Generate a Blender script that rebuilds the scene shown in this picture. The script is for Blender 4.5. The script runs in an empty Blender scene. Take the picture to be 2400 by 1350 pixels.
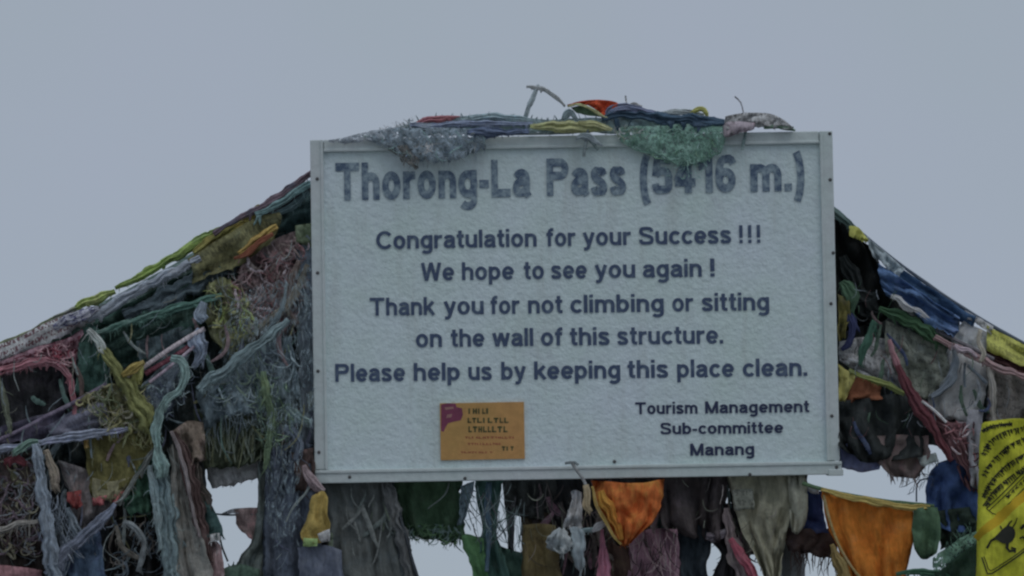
import bpy, math, random
from mathutils import Vector, noise

# ------------------------------------------------------------------ camera, world, sun, exposure
SC = bpy.context.scene
PITCH = math.radians(7.0)
CAM = Vector((0.0, -6.5, 1.62))
FW = Vector((0, math.cos(PITCH), math.sin(PITCH)))
UP = Vector((0, -math.sin(PITCH), math.cos(PITCH)))
FPX = 6.5 / math.cos(PITCH) * 1000.0
cd = bpy.data.cameras.new('camera')
cam = bpy.data.objects.new('camera', cd)
SC.collection.objects.link(cam)
cam.location = CAM
cam.rotation_euler = (math.pi / 2 + PITCH, 0, 0)
cd.sensor_width = 36
cd.lens = FPX / 2400 * 36
cd.clip_start = 0.1
cd.clip_end = 20000
SC.camera = cam

w = bpy.data.worlds.new('World')
SC.world = w
w.use_nodes = True
nt = w.node_tree
bg = nt.nodes['Background']
bg.inputs['Strength'].default_value = 0.1
sky = nt.nodes.new('ShaderNodeTexSky')
sky.sky_type = 'NISHITA'
sky.sun_disc = False
sky.sun_elevation = math.radians(55)
sky.sun_rotation = math.radians(160)
sky.altitude = 5000
mx = nt.nodes.new('ShaderNodeMix')
mx.data_type = 'RGBA'
mx.inputs['Factor'].default_value = 0.96
# white-out: the clear sky only just tints an even grey cloud
tcw = nt.nodes.new('ShaderNodeTexCoord')
nzw = nt.nodes.new('ShaderNodeTexNoise')
nzw.inputs['Scale'].default_value = 9
nzw.inputs['Detail'].default_value = 2
nt.links.new(tcw.outputs['Generated'], nzw.inputs['Vector'])
cl = nt.nodes.new('ShaderNodeMix')
cl.data_type = 'RGBA'
cl.inputs['A'].default_value = (3.28, 3.90, 4.34, 1)
cl.inputs['B'].default_value = (3.52, 3.94, 4.86, 1)
nt.links.new(nzw.outputs['Fac'], cl.inputs['Factor'])
nt.links.new(sky.outputs[0], mx.inputs['A'])
nt.links.new(cl.outputs['Result'], mx.inputs['B'])
nt.links.new(mx.outputs['Result'], bg.inputs['Color'])

sd = bpy.data.lights.new('sun', 'SUN')
sd.energy = 0.5
sd.angle = math.radians(40)
sd.color = (1, 0.97, 0.93)
sun = bpy.data.objects.new('sun', sd)
SC.collection.objects.link(sun)
sun.rotation_euler = (math.radians(35), 0, math.radians(20))
sun.location = (2, -5, 8)
SC.view_settings.view_transform = 'Standard'
SC.view_settings.look = 'None'
SC.view_settings.exposure = 0
SC.view_settings.gamma = 1
SC.view_settings.use_curve_mapping = False
SC.cycles.filter_width = 2.3      # a soft phone picture
SC.cycles.max_bounces = 6
SC.cycles.transparent_max_bounces = 12

# ------------------------------------------------------------------ coordinates
YOFF = 0.0        # the board leans forward, so what lies on its top edge stands this much nearer
def P(px, py, y=0.0):
    y += YOFF
    d = FW + Vector(((px - 1200) / FPX, 0, 0)) + UP * ((675 - py) / FPX)
    return CAM + d * ((y - CAM.y) / d.y)

SO = P(1346, 720, 0)
LEAN = math.radians(4.3)
ROLL = math.radians(1.0)
SN = Vector((0, -math.cos(LEAN), -math.sin(LEAN)))          # faces the camera, leaning forward
_up = Vector((0, -math.sin(LEAN), math.cos(LEAN)))
SX = (Vector((1, 0, 0)) * math.cos(ROLL) + _up * math.sin(ROLL))
SZ = (_up * math.cos(ROLL) - Vector((1, 0, 0)) * math.sin(ROLL))

def S(px, py, off=0.0):
    """point of the board's plane"""
    d = FW + Vector(((px - 1200) / FPX, 0, 0)) + UP * ((675 - py) / FPX)
    t = (SO - CAM).dot(SN) / d.dot(SN)
    return CAM + d * t + SN * off

def SUV(px, py):
    q = S(px, py) - SO
    return q.dot(SX), q.dot(SZ)

def SL(u, v, off=0.0):
    return SO + SX * u + SZ * v + SN * off

# ------------------------------------------------------------------ materials
KL = 0.33
DYE = 0.80
def lin(c):
    c = c / 255.0
    return c / 12.92 if c <= 0.04045 else ((c + 0.055) / 1.055) ** 2.4

def albedo(rgb, k=None):
    k = k or KL
    c = [lin(v) / k for v in rgb]
    g = .3 * c[0] + .5 * c[1] + .2 * c[2]
    s = DYE if max(rgb) < 190 else .95                 # most cloth is long faded
    return tuple(min(0.8, max(0.010, g + (v - g) * s)) for v in c)

_mats = {}
MOTT = 0.85      # how blotchy and grimy the cloth is; CRUMP how crumpled
CRUMP = 0.8
def N(nt, t, **kw):
    n = nt.nodes.new(t)
    for k, v in kw.items():
        if k in n.inputs: n.inputs[k].default_value = v
        else: setattr(n, k, v)
    return n

def cloth_mat(rgb, style='plain', rgb2=None, k=None):
    key = (tuple(rgb), style, rgb2, k, MOTT)
    if key in _mats: return _mats[key]
    m = bpy.data.materials.new('cloth')
    m.use_nodes = True
    nt = m.node_tree; L = nt.links.new
    b = nt.nodes['Principled BSDF']
    out = nt.nodes['Material Output']
    b.inputs['Roughness'].default_value = 0.88
    b.inputs['Specular IOR Level'].default_value = 0.15
    tc = N(nt, 'ShaderNodeTexCoord')
    uv = N(nt, 'ShaderNodeUVMap')
    a = albedo(rgb, k)
    # faded dye: blotches of lighter and darker cloth
    n1 = N(nt, 'ShaderNodeTexNoise', Scale=9.0, Detail=6.0, Roughness=0.65)
    L(tc.outputs['Object'], n1.inputs['Vector'])
    r1 = N(nt, 'ShaderNodeMapRange')
    r1.inputs['From Min'].default_value = 0.3; r1.inputs['From Max'].default_value = 0.7
    r1.inputs['To Min'].default_value = 1 - .38 * MOTT; r1.inputs['To Max'].default_value = 1 + .42 * MOTT
    L(n1.outputs['Fac'], r1.inputs['Value'])
    mul = N(nt, 'ShaderNodeVectorMath', operation='SCALE')
    mul.inputs[0].default_value = a
    L(r1.outputs['Result'], mul.inputs['Scale'])
    col = mul.outputs[0]
    # bleached or second colour
    n2 = N(nt, 'ShaderNodeTexNoise', Scale=17.0, Detail=5.0, Roughness=0.7)
    L(tc.outputs['Object'], n2.inputs['Vector'])
    r2 = N(nt, 'ShaderNodeMapRange')
    r2.inputs['From Min'].default_value = 0.5; r2.inputs['From Max'].default_value = 0.66
    r2.inputs['To Max'].default_value = (0.75 if rgb2 else 0.38) * (.35 + .65 * MOTT)
    L(n2.outputs['Fac'], r2.inputs['Value'])
    g = sum(a) / 3 * 1.25 + 0.03
    a2 = albedo(rgb2, k) if rgb2 else (g, g * 1.02, g * 1.0)
    mb = N(nt, 'ShaderNodeMix', data_type='RGBA')
    mb.inputs['B'].default_value = (*a2, 1)
    L(r2.outputs['Result'], mb.inputs['Factor']); L(col, mb.inputs['A'])
    col = mb.outputs['Result']
    # grime and rime in small specks
    n3 = N(nt, 'ShaderNodeTexNoise', Scale=70.0, Detail=4.0, Roughness=0.7)
    L(tc.outputs['Object'], n3.inputs['Vector'])
    r3 = N(nt, 'ShaderNodeMapRange')
    r3.inputs['From Min'].default_value = 0.35; r3.inputs['From Max'].default_value = 0.72
    r3.inputs['To Min'].default_value = 1 - .28 * MOTT; r3.inputs['To Max'].default_value = 1 + .3 * MOTT
    L(n3.outputs['Fac'], r3.inputs['Value'])
    m3 = N(nt, 'ShaderNodeVectorMath', operation='SCALE')
    L(col, m3.inputs[0]); L(r3.outputs['Result'], m3.inputs['Scale'])
    col = m3.outputs[0]
    # fold shade painted as streaks, plus fine creases, along the hang of the cloth
    mps = N(nt, 'ShaderNodeMapping'); mps.inputs['Scale'].default_value = (120, 20, 1)
    L(uv.outputs[0], mps.inputs['Vector'])
    ns = N(nt, 'ShaderNodeTexNoise', Scale=1.0, Detail=4.0, Roughness=0.6, Distortion=.6)
    L(mps.outputs[0], ns.inputs['Vector'])
    rs = N(nt, 'ShaderNodeMapRange')
    rs.inputs['From Min'].default_value = 0.3; rs.inputs['From Max'].default_value = 0.7
    rs.inputs['To Min'].default_value = 1 - .32 * MOTT; rs.inputs['To Max'].default_value = 1 + .32 * MOTT
    L(ns.outputs['Fac'], rs.inputs['Value'])
    m4 = N(nt, 'ShaderNodeVectorMath', operation='SCALE')
    L(col, m4.inputs[0]); L(rs.outputs['Result'], m4.inputs['Scale'])
    col = m4.outputs[0]
    if style.startswith('print'):
        # block printed script: rows of broken marks
        ink = {'print': (0.02, 0.02, 0.03), 'printred': (0.16, 0.02, 0.04), 'printblue': (0.04, 0.04, 0.22)}[style]
        sx = N(nt, 'ShaderNodeSeparateXYZ'); L(uv.outputs[0], sx.inputs[0])
        rowm = N(nt, 'ShaderNodeMath', operation='MULTIPLY'); rowm.inputs[1].default_value = 42.0
        L(sx.outputs['Y'], rowm.inputs[0])
        fr = N(nt, 'ShaderNodeMath', operation='FRACT'); L(rowm.outputs[0], fr.inputs[0])
        gt = N(nt, 'ShaderNodeMath', operation='GREATER_THAN'); gt.inputs[1].default_value = 0.42
        L(fr.outputs[0], gt.inputs[0])
        mp = N(nt, 'ShaderNodeMapping'); mp.inputs['Scale'].default_value = (150, 95, 1)
        L(uv.outputs[0], mp.inputs['Vector'])
        nz = N(nt, 'ShaderNodeTexNoise', Scale=1.0, Detail=1.0); L(mp.outputs[0], nz.inputs['Vector'])
        g2 = N(nt, 'ShaderNodeMath', operation='GREATER_THAN'); g2.inputs[1].default_value = 0.5
        L(nz.outputs['Fac'], g2.inputs[0])
        mm = N(nt, 'ShaderNodeMath', operation='MULTIPLY'); L(gt.outputs[0], mm.inputs[0]); L(g2.outputs[0], mm.inputs[1])
        m5 = N(nt, 'ShaderNodeMath', operation='MULTIPLY'); L(mm.outputs[0], m5.inputs[0]); m5.inputs[1].default_value = 0.75 if style != 'print' else 0.34
        mi = N(nt, 'ShaderNodeMix', data_type='RGBA'); mi.inputs['B'].default_value = (*ink, 1)
        L(m5.outputs[0], mi.inputs['Factor']); L(col, mi.inputs['A'])
        col = mi.outputs['Result']
    L(col, b.inputs['Base Color'])
    # woven threads and small creases
    wv = N(nt, 'ShaderNodeTexNoise', Scale=240.0, Detail=3.0)
    L(tc.outputs['Object'], wv.inputs['Vector'])
    cr = N(nt, 'ShaderNodeTexNoise', Scale=38.0, Detail=5.0, Roughness=0.6, Distortion=0.8)
    L(tc.outputs['Object'], cr.inputs['Vector'])
    b1 = N(nt, 'ShaderNodeBump', Strength=0.5, Distance=0.002)
    b2 = N(nt, 'ShaderNodeBump', Strength=0.8, Distance=0.012 * MOTT)
    L(wv.outputs['Fac'], b1.inputs['Height']); L(cr.outputs['Fac'], b2.inputs['Height'])
    b3 = N(nt, 'ShaderNodeBump', Strength=0.8, Distance=0.0045)
    L(ns.outputs['Fac'], b3.inputs['Height']); L(b2.outputs[0], b3.inputs['Normal'])
    L(b3.outputs[0], b1.inputs['Normal']); L(b1.outputs[0], b.inputs['Normal'])
    tr = N(nt, 'ShaderNodeBsdfTranslucent')
    L(col, tr.inputs['Color'])
    ms = N(nt, 'ShaderNodeMixShader'); ms.inputs[0].default_value = 0.45 if style == 'sheer' else 0.3
    L(b.outputs[0], ms.inputs[1]); L(tr.outputs[0], ms.inputs[2])
    last = ms.outputs[0]
    if style in ('gauze', 'sheer', 'haze'):
        tp = N(nt, 'ShaderNodeBsdfTransparent')
        n5 = N(nt, 'ShaderNodeTexNoise', Scale=130.0 if style == 'gauze' else 300.0, Detail=3.0, Roughness=0.6)
        L(tc.outputs['Object'], n5.inputs['Vector'])
        r5 = N(nt, 'ShaderNodeMapRange')
        lo, hi = {'gauze': (0.50, 0.60), 'sheer': (0.62, 0.72), 'haze': (0.26, 0.50)}[style]
        if style == 'haze':  # streaky see-through veil that stands in for haze
            n5.inputs['Detail'].default_value = 6.0
            mp5 = N(nt, 'ShaderNodeMapping'); mp5.inputs['Scale'].default_value = (1.0, .16, 1)
            L(uv.outputs[0], mp5.inputs['Vector']); L(mp5.outputs[0], n5.inputs['Vector'])
        r5.inputs['From Min'].default_value = lo; r5.inputs['From Max'].default_value = hi
        L(n5.outputs['Fac'], r5.inputs['Value'])
        m6 = N(nt, 'ShaderNodeMixShader')
        L(r5.outputs['Result'], m6.inputs[0]); L(last, m6.inputs[1]); L(tp.outputs[0], m6.inputs[2])
        last = m6.outputs[0]
    L(last, out.inputs['Surface'])
    _mats[key] = m
    return m

def paint_mat(name, col, rough=0.5, var=0.12, bump=0.0, metallic=0.0, tint=None, bscale=120):
    m = bpy.data.materials.new(name); m.use_nodes = True
    nt = m.node_tree; L = nt.links.new
    b = nt.nodes['Principled BSDF']
    b.inputs['Roughness'].default_value = rough
    b.inputs['Metallic'].default_value = metallic
    b.inputs['Specular IOR Level'].default_value = 0.3
    tc = N(nt, 'ShaderNodeTexCoord')
    n1 = N(nt, 'ShaderNodeTexNoise', Scale=4.0, Detail=8.0, Roughness=0.6)
    L(tc.outputs['Object'], n1.inputs['Vector'])
    r = N(nt, 'ShaderNodeMapRange'); r.inputs['From Min'].default_value = 0.3; r.inputs['From Max'].default_value = 0.7
    L(n1.outputs['Fac'], r.inputs['Value'])
    mb = N(nt, 'ShaderNodeMix', data_type='RGBA')
    mb.inputs['A'].default_value = (*[c * (1 - var) for c in col], 1)
    c2 = tint or [min(.9, c * (1 + var)) for c in col]
    mb.inputs['B'].default_value = (*c2, 1)
    L(r.outputs['Result'], mb.inputs['Factor'])
    n2 = N(nt, 'ShaderNodeTexNoise', Scale=45.0, Detail=6.0, Roughness=0.7)
    L(tc.outputs['Object'], n2.inputs['Vector'])
    r2 = N(nt, 'ShaderNodeMapRange'); r2.inputs['From Min'].default_value = 0.3; r2.inputs['From Max'].default_value = 0.7
    r2.inputs['To Min'].default_value = 1 - var * .8; r2.inputs['To Max'].default_value = 1 + var * .8
    L(n2.outputs['Fac'], r2.inputs['Value'])
    sc = N(nt, 'ShaderNodeVectorMath', operation='SCALE')
    L(mb.outputs['Result'], sc.inputs[0]); L(r2.outputs['Result'], sc.inputs['Scale'])
    L(sc.outputs[0], b.inputs['Base Color'])
    if bump:
        nb = N(nt, 'ShaderNodeTexNoise', Scale=float(bscale), Detail=3.0, Roughness=0.55)
        L(tc.outputs['Object'], nb.inputs['Vector'])
        bp = N(nt, 'ShaderNodeBump', Strength=1.0, Distance=bump)
        L(nb.outputs['Fac'], bp.inputs['Height']); L(bp.outputs[0], b.inputs['Normal'])
    return m

# ------------------------------------------------------------------ things and parts
COL = SC.collection
class Thing:
    """collects meshes; one mesh -> a plain object, several -> an Empty with children"""
    def __init__(s, name, label, cat, group=None, kind=None, root=False):
        s.name, s.label, s.cat, s.group, s.kind, s.parts, s.root = name, label, cat, group, kind, [], root
    def add(s, pname, mesh, mats, sub=None, label=None, kind=None):
        s.parts.append([pname, mesh, mats, sub, label, kind]); return len(s.parts) - 1
    def done(s):
        allc = [v for p in s.parts for v in p[1][0]]
        zb = min(v.z for v in allc)
        loc = Vector((sum(v.x for v in allc) / len(allc), sum(v.y for v in allc) / len(allc), zb))
        multi = len(s.parts) > 1 or s.root
        def tag(o):
            o['label'] = s.label; o['category'] = s.cat
            if s.group: o['group'] = s.group
            if s.kind: o['kind'] = s.kind
        root = None
        if multi:
            root = bpy.data.objects.new(s.name, None); COL.objects.link(root); root.location = loc
            root.empty_display_size = 0.05
            tag(root)
        objs = []
        for pname, (V, F, UVs, MI, th), mats, sub, lab, kd in s.parts:
            me = bpy.data.meshes.new(pname)
            me.from_pydata([v - loc for v in V], [], F)
            for m in mats: me.materials.append(m)
            if MI: me.polygons.foreach_set('material_index', MI)
            if th is not None:
                me.polygons.foreach_set('use_smooth', [True] * len(F))
            if UVs:
                ul = me.uv_layers.new(name='UVMap')
                li = [0] * len(me.loops); me.loops.foreach_get('vertex_index', li)
                fl = []
                for i in li: fl.extend(UVs[i])
                ul.data.foreach_set('uv', fl)
            me.update()
            o = bpy.data.objects.new(pname if multi else s.name, me); COL.objects.link(o)
            if th:
                md = o.modifiers.new('thickness', 'SOLIDIFY'); md.thickness = th; md.offset = 0
            if multi:
                o.parent = objs[sub] if sub is not None else root
                if lab: o['label'] = lab
                if kd: o['kind'] = kd
            else:
                o.location = loc; tag(o)
            objs.append(o)
        return root or objs[0], objs

def spline(pts, n):
    """Catmull-Rom through pts, resampled evenly to n+1 points"""
    pts = [tuple(float(c) for c in p) for p in pts]
    if len(pts) == 1: return pts * (n + 1)
    dim = len(pts[0]); dense = []
    q = [tuple(2 * a - b for a, b in zip(pts[0], pts[1]))] + pts + [tuple(2 * a - b for a, b in zip(pts[-1], pts[-2]))]
    for i in range(1, len(q) - 2):
        for k in range(12):
            t = k / 12
            dense.append(tuple(0.5 * (2 * q[i][c] + (q[i+1][c] - q[i-1][c]) * t + (2*q[i-1][c] - 5*q[i][c] + 4*q[i+1][c] - q[i+2][c]) * t*t
                               + (3*q[i][c] - q[i-1][c] - 3*q[i+1][c] + q[i+2][c]) * t**3) for c in range(dim)))
    dense.append(pts[-1])
    cum = [0]
    for a, b in zip(dense, dense[1:]): cum.append(cum[-1] + math.hypot(a[0]-b[0], a[1]-b[1]))
    tot = cum[-1] or 1; out = []; j = 0
    for i in range(n + 1):
        s = tot * i / n
        while j < len(cum) - 2 and cum[j+1] < s: j += 1
        seg = cum[j+1] - cum[j] or 1
        t = min(1, max(0, (s - cum[j]) / seg))
        out.append(tuple(a + (b - a) * t for a, b in zip(dense[j], dense[j+1])))
    return out

_seed = [7]
def nseed():
    _seed[0] += 1; return _seed[0] * 3.717

def n3(x, y, z): return noise.noise(Vector((x, y, z)))

def ribbon_into(V, F, U, pts, d, wd, dfun=None):
    """thin flat ribbon along px points; depth d (or per point)"""
    b = len(V)
    n = len(pts)
    for i, p in enumerate(pts):
        a = pts[max(0, i-1)]; c = pts[min(n-1, i+1)]
        tx, ty = c[0]-a[0], c[1]-a[1]; l = math.hypot(tx, ty) or 1
        nx, ny = -ty / l, tx / l
        ww = wd[i] if isinstance(wd, (list, tuple)) else wd
        dd = dfun(p[0], p[1]) if dfun else (d[i] if isinstance(d, (list, tuple)) else d)
        V.append(P(p[0] + nx*ww/2, p[1] + ny*ww/2, dd)); V.append(P(p[0] - nx*ww/2, p[1] - ny*ww/2, dd))
        U.append((i / n, 0)); U.append((i / n, 0.01))
    for i in range(n - 1):
        F.append((b+2*i, b+2*i+1, b+2*i+3, b+2*i+2))

def cloth(rows, d=0.0, folds=3, amp=10, crumple=6, jag=6, fringe=0, fl=25, fedge='b', side=4, fdir='u', holes=0.0, res=11, dfun=None, wind=0.35):
    """a hanging cloth between the px polylines in rows; amp, crumple in mm of depth; fringe = threads per 100 px"""
    sd = nseed(); rnd = random.Random(int(sd * 1000))
    def plen(r): return sum(math.hypot(a[0]-b[0], a[1]-b[1]) for a, b in zip(r, r[1:]))
    W = max(plen(r) for r in rows) or 1
    H = math.hypot(rows[0][0][0]-rows[-1][0][0], rows[0][0][1]-rows[-1][0][1])
    H = max(H, math.hypot(rows[0][-1][0]-rows[-1][-1][0], rows[0][-1][1]-rows[-1][-1][1]))
    nu = max(5, min(70, int(W / res))); nv = max(4, min(60, int(H / res)))
    R = [spline(r, nu) for r in rows]
    cols = [spline([R[k][i] for k in range(len(rows))], nv) for i in range(nu + 1)]
    ds = d if isinstance(d, (list, tuple)) else [d] * 2
    V, U, F = [], [], []
    PX = {}
    for j in range(nv + 1):
        v = j / nv
        for i in range(nu + 1):
            u = i / nu
            x, y = cols[i][j][0], cols[i][j][1]
            fu = (u if fdir == 'u' else v); fv = (v if fdir == 'u' else u)
            ph = n3(fu * 2.2, fv * 1.3, sd) * 1.3 + n3(fu * 5, fv * 0.8, sd + 9) * 0.5
            s = math.sin(2 * math.pi * (folds * fu + ph + wind * fv))
            s = math.copysign(abs(s) ** 0.75, s) + 0.5 * math.sin(2 * math.pi * (folds * 2.3 * fu - ph * 2 + sd + wind * fv * 2))
            env = 0.35 + 0.65 * (v if fdir == 'u' else 1)
            dz = amp * 1.7 * env * s
            cz = 1.6 * CRUMP * crumple * (n3(x * .018, y * .018, sd) * 1.2 + n3(x * .05, y * .05, sd + 4) * .8 + n3(x * .11, y * .11, sd + 5) * .35)
            jx = side * 1.2 * n3(x * .02, y * .03, sd + 11) + side * .5 * n3(x * .08, y * .08, sd + 12)
            jy = side * n3(x * .02, y * .02, sd + 21)
            if j == nv: jy += jag * (n3(x * .06, 3, sd + 30) + .9 * n3(x * .2, 5, sd + 31))
            if i in (0, nu): jx += jag * .5 * (n3(y * .07, 8, sd + 40) + n3(y * .22, 9, sd + 41))
            dd = ds[0] + (ds[-1] - ds[0]) * v
            if dfun: dd = dfun(x + jx, y + jy)
            PX[(i, j)] = (x + jx, y + jy, dd - (dz + cz) * 0.001)
            V.append(P(x + jx, y + jy, dd - (dz + cz) * 0.001)); U.append((u * W * .001, (1 - v) * H * .001))
    def skip(i, j):
        return holes and (j > nv * .25) and n3(i * .55, j * .55, sd + 50) > (0.75 - holes)
    for j in range(nv):
        for i in range(nu):
            if skip(i, j): continue
            a = j * (nu + 1) + i
            F.append((a, a + nu + 1, a + nu + 2, a + 1))
    if fringe:
        for e in fedge:
            if e in 'bt':
                jj = nv if e == 'b' else 0; ln = W; sgn = 1 if e == 'b' else -1
                edge = [PX[(i, jj)] for i in range(nu + 1)]
            else:
                ii = 0 if e == 'l' else nu; ln = H
                edge = [PX[(ii, j)] for j in range(nv + 1)]
            n = int(ln / 100 * fringe)
            for k in range(n):
                t = rnd.random() * (len(edge) - 1); i0 = int(t); f = t - i0
                a, b = edge[i0], edge[min(i0 + 1, len(edge) - 1)]
                x, y, dd = (a[c] + (b[c] - a[c]) * f for c in range(3))
                L = fl * rnd.uniform(.35, 1.25)
                if e == 'b': dx, dy = rnd.gauss(0, .25), 1
                elif e == 't': dx, dy = rnd.gauss(0, .3), -1
                elif e == 'l': dx, dy = -1, rnd.uniform(-.1, .9)
                else: dx, dy = 1, rnd.uniform(-.1, .9)
                cu = rnd.gauss(0, .25)
                pts = []
                if e == 'b': x -= dx * 3; y -= 5
                for q in range(5):
                    tt = q / 4
                    pts.append((x + dx * L * tt + cu * L * tt * tt, y + dy * L * tt + (0.25 * L * tt * tt if e in 'lr' else 0)))
                w0 = rnd.uniform(1.2, 3.4)
                ribbon_into(V, F, U, pts, [dd - 0.002 * q for q in range(5)], [w0, w0 * .9, w0 * .8, w0 * .6, w0 * .25])
    return (V, F, U, None, 0.0012)

def hang_threads(V, F, U, rnd, p, d, L, wide=1.0):
    """one loose thread that leaves p sideways and droops"""
    a = rnd.uniform(-1, 1) * 1.3; x, y = p[0], p[1]; q = [(x, y)]
    for k in range(5):
        a *= .72; a += rnd.gauss(0, .25)
        x += math.sin(a) * L / 5 * 1.1; y += math.cos(a) * L / 5
        q.append((x, y))
    w0 = rnd.uniform(1.2, 2.6) * wide
    ribbon_into(V, F, U, q, d, [w0, w0, w0 * .9, w0 * .8, w0 * .6, w0 * .3])

def bundle(path, d=0.0, lobes=4, twist=2.0, rough=.22, frays=0, fl=25, nc=14, step=5, flaps=True):
    """a gathered rag along (px, py, width): a pleated sheet with ragged edges, bulging towards the front"""
    sd = nseed(); rnd = random.Random(int(sd * 1000))
    tot = sum(math.hypot(a[0]-b[0], a[1]-b[1]) for a, b in zip(path, path[1:]))
    n = max(7, min(170, int(tot / step)))
    pts = spline(path, n)
    ds = d if isinstance(d, (list, tuple)) else [d, d]
    dd = spline([(i, v) for i, v in enumerate(ds)], n)
    V, U, F = [], [], []
    for i, p in enumerate(pts):
        a = pts[max(0, i-1)]; c = pts[min(n, i+1)]
        tx, ty = c[0]-a[0], c[1]-a[1]; l = math.hypot(tx, ty) or 1
        nx, ny = -ty / l, tx / l
        s = i / n; L = s * tot
        w = p[2] * (1 + rough * 1.6 * n3(L * .02, 1, sd) + rough * .6 * n3(L * .05, 2, sd))
        cx = p[2] * .22 * n3(L * .03, 7, sd)
        e1 = .5 + .22 * n3(L * .035, 3, sd) + .09 * n3(L * .35, 4, sd)
        e2 = .5 + .22 * n3(L * .035, 5, sd) + .09 * n3(L * .35, 6, sd)
        tw = twist * L / 900 + n3(L * .008, 8, sd) * 1.4
        for k in range(nc + 1):
            t = k / nc; cc = -e1 + (e1 + e2) * t
            dome = math.sqrt(max(0, 1 - (2 * t - 1) ** 2))
            z = .38 * dome + .11 * math.sin(2 * math.pi * (lobes * .8 * t + tw)) + .06 * math.sin(2 * math.pi * (lobes * 2.1 * t - tw * 1.6)) + .30 * n3(t * 3.5, L * .014, sd + 3) + .12 * n3(t * 9, L * .03, sd + 5)
            V.append(P(p[0] + nx * (cc * w + cx), p[1] + ny * (cc * w + cx), dd[i][1] - z * w * .001))
            U.append((t * w * .0022, L * .001))
    m = nc + 1
    for i in range(n):
        for k in range(nc):
            a = i * m + k
            F.append((a, a + 1, a + m + 1, a + m))
    for _ in range(int(tot / 100 * (frays * 1.3)) + (2 if frays else 0)):
        i = rnd.randrange(n); p = pts[i]
        o = rnd.uniform(-.5, .5) * p[2]
        hang_threads(V, F, U, rnd, (p[0] + o, p[1] + p[2] * .2), dd[i][1] - p[2] * .0003, fl * rnd.uniform(.4, 1.3))
    if flaps and frays:
        for _ in range(int(tot / 70) + 1):
            # a short torn tongue of cloth hanging off the bundle
            i = rnd.randrange(n); p = pts[i]; w0 = p[2] * rnd.uniform(.35, .8); L = fl * rnd.uniform(.5, 1.2)
            x, y = p[0], p[1]; b = len(V); lean = rnd.gauss(0, .35)
            for r in range(5):
                t = r / 4; ww = w0 * (1 - .75 * t ** 1.4)
                for k in (-1, 0, 1):
                    V.append(P(x + lean * L * t + k * ww / 2 + rnd.gauss(0, .8), y + p[2] * .2 + L * t + rnd.gauss(0, 1), dd[i][1] - p[2] * .00035 * (1 - t) - (.002 if k == 0 else 0)))
                    U.append((k * .01, L * t * .001))
            for r in range(4):
                for k in (0, 1):
                    a = b + r * 3 + k
                    F.append((a, a + 1, a + 4, a + 3))
    return (V, F, U, None, 0.0012)

def tube(path, r, d=0.0, nc=6, step=10):
    """cord or stick along px points; r in px"""
    tot = sum(math.hypot(a[0]-b[0], a[1]-b[1]) for a, b in zip(path, path[1:]))
    n = max(3, min(120, int(tot / step))); pts = spline(path, n); sd = nseed()
    ds = d if isinstance(d, (list, tuple)) else [d, d]
    dd = spline([(i, v) for i, v in enumerate(ds)], n)
    V, U, F = [], [], []
    for i, p in enumerate(pts):
        a = pts[max(0, i-1)]; c = pts[min(n, i+1)]
        tx, ty = c[0]-a[0], c[1]-a[1]; l = math.hypot(tx, ty) or 1
        nx, ny = -ty / l, tx / l; rr = r * (1 + .25 * n3(i * .5, 2, sd))
        for k in range(nc):
            th = 2 * math.pi * k / nc
            V.append(P(p[0] + nx * math.cos(th) * rr, p[1] + ny * math.cos(th) * rr, dd[i][1] - math.sin(th) * rr * .001)); U.append((i * .01, k * .002))
    for i in range(n):
        for k in range(nc):
            a = i * nc + k; b = i * nc + (k + 1) % nc
            F.append((a, b, b + nc, a + nc))
    F.append(tuple(range(nc))); F.append(tuple(n * nc + k for k in reversed(range(nc))))
    return (V, F, U, None, False)

def inpoly(x, y, poly):
    c = False; j = len(poly) - 1
    for i in range(len(poly)):
        xi, yi = poly[i]; xj, yj = poly[j]
        if (yi > y) != (yj > y) and x < (xj - xi) * (y - yi) / (yj - yi) + xi: c = not c
        j = i
    return c

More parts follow.
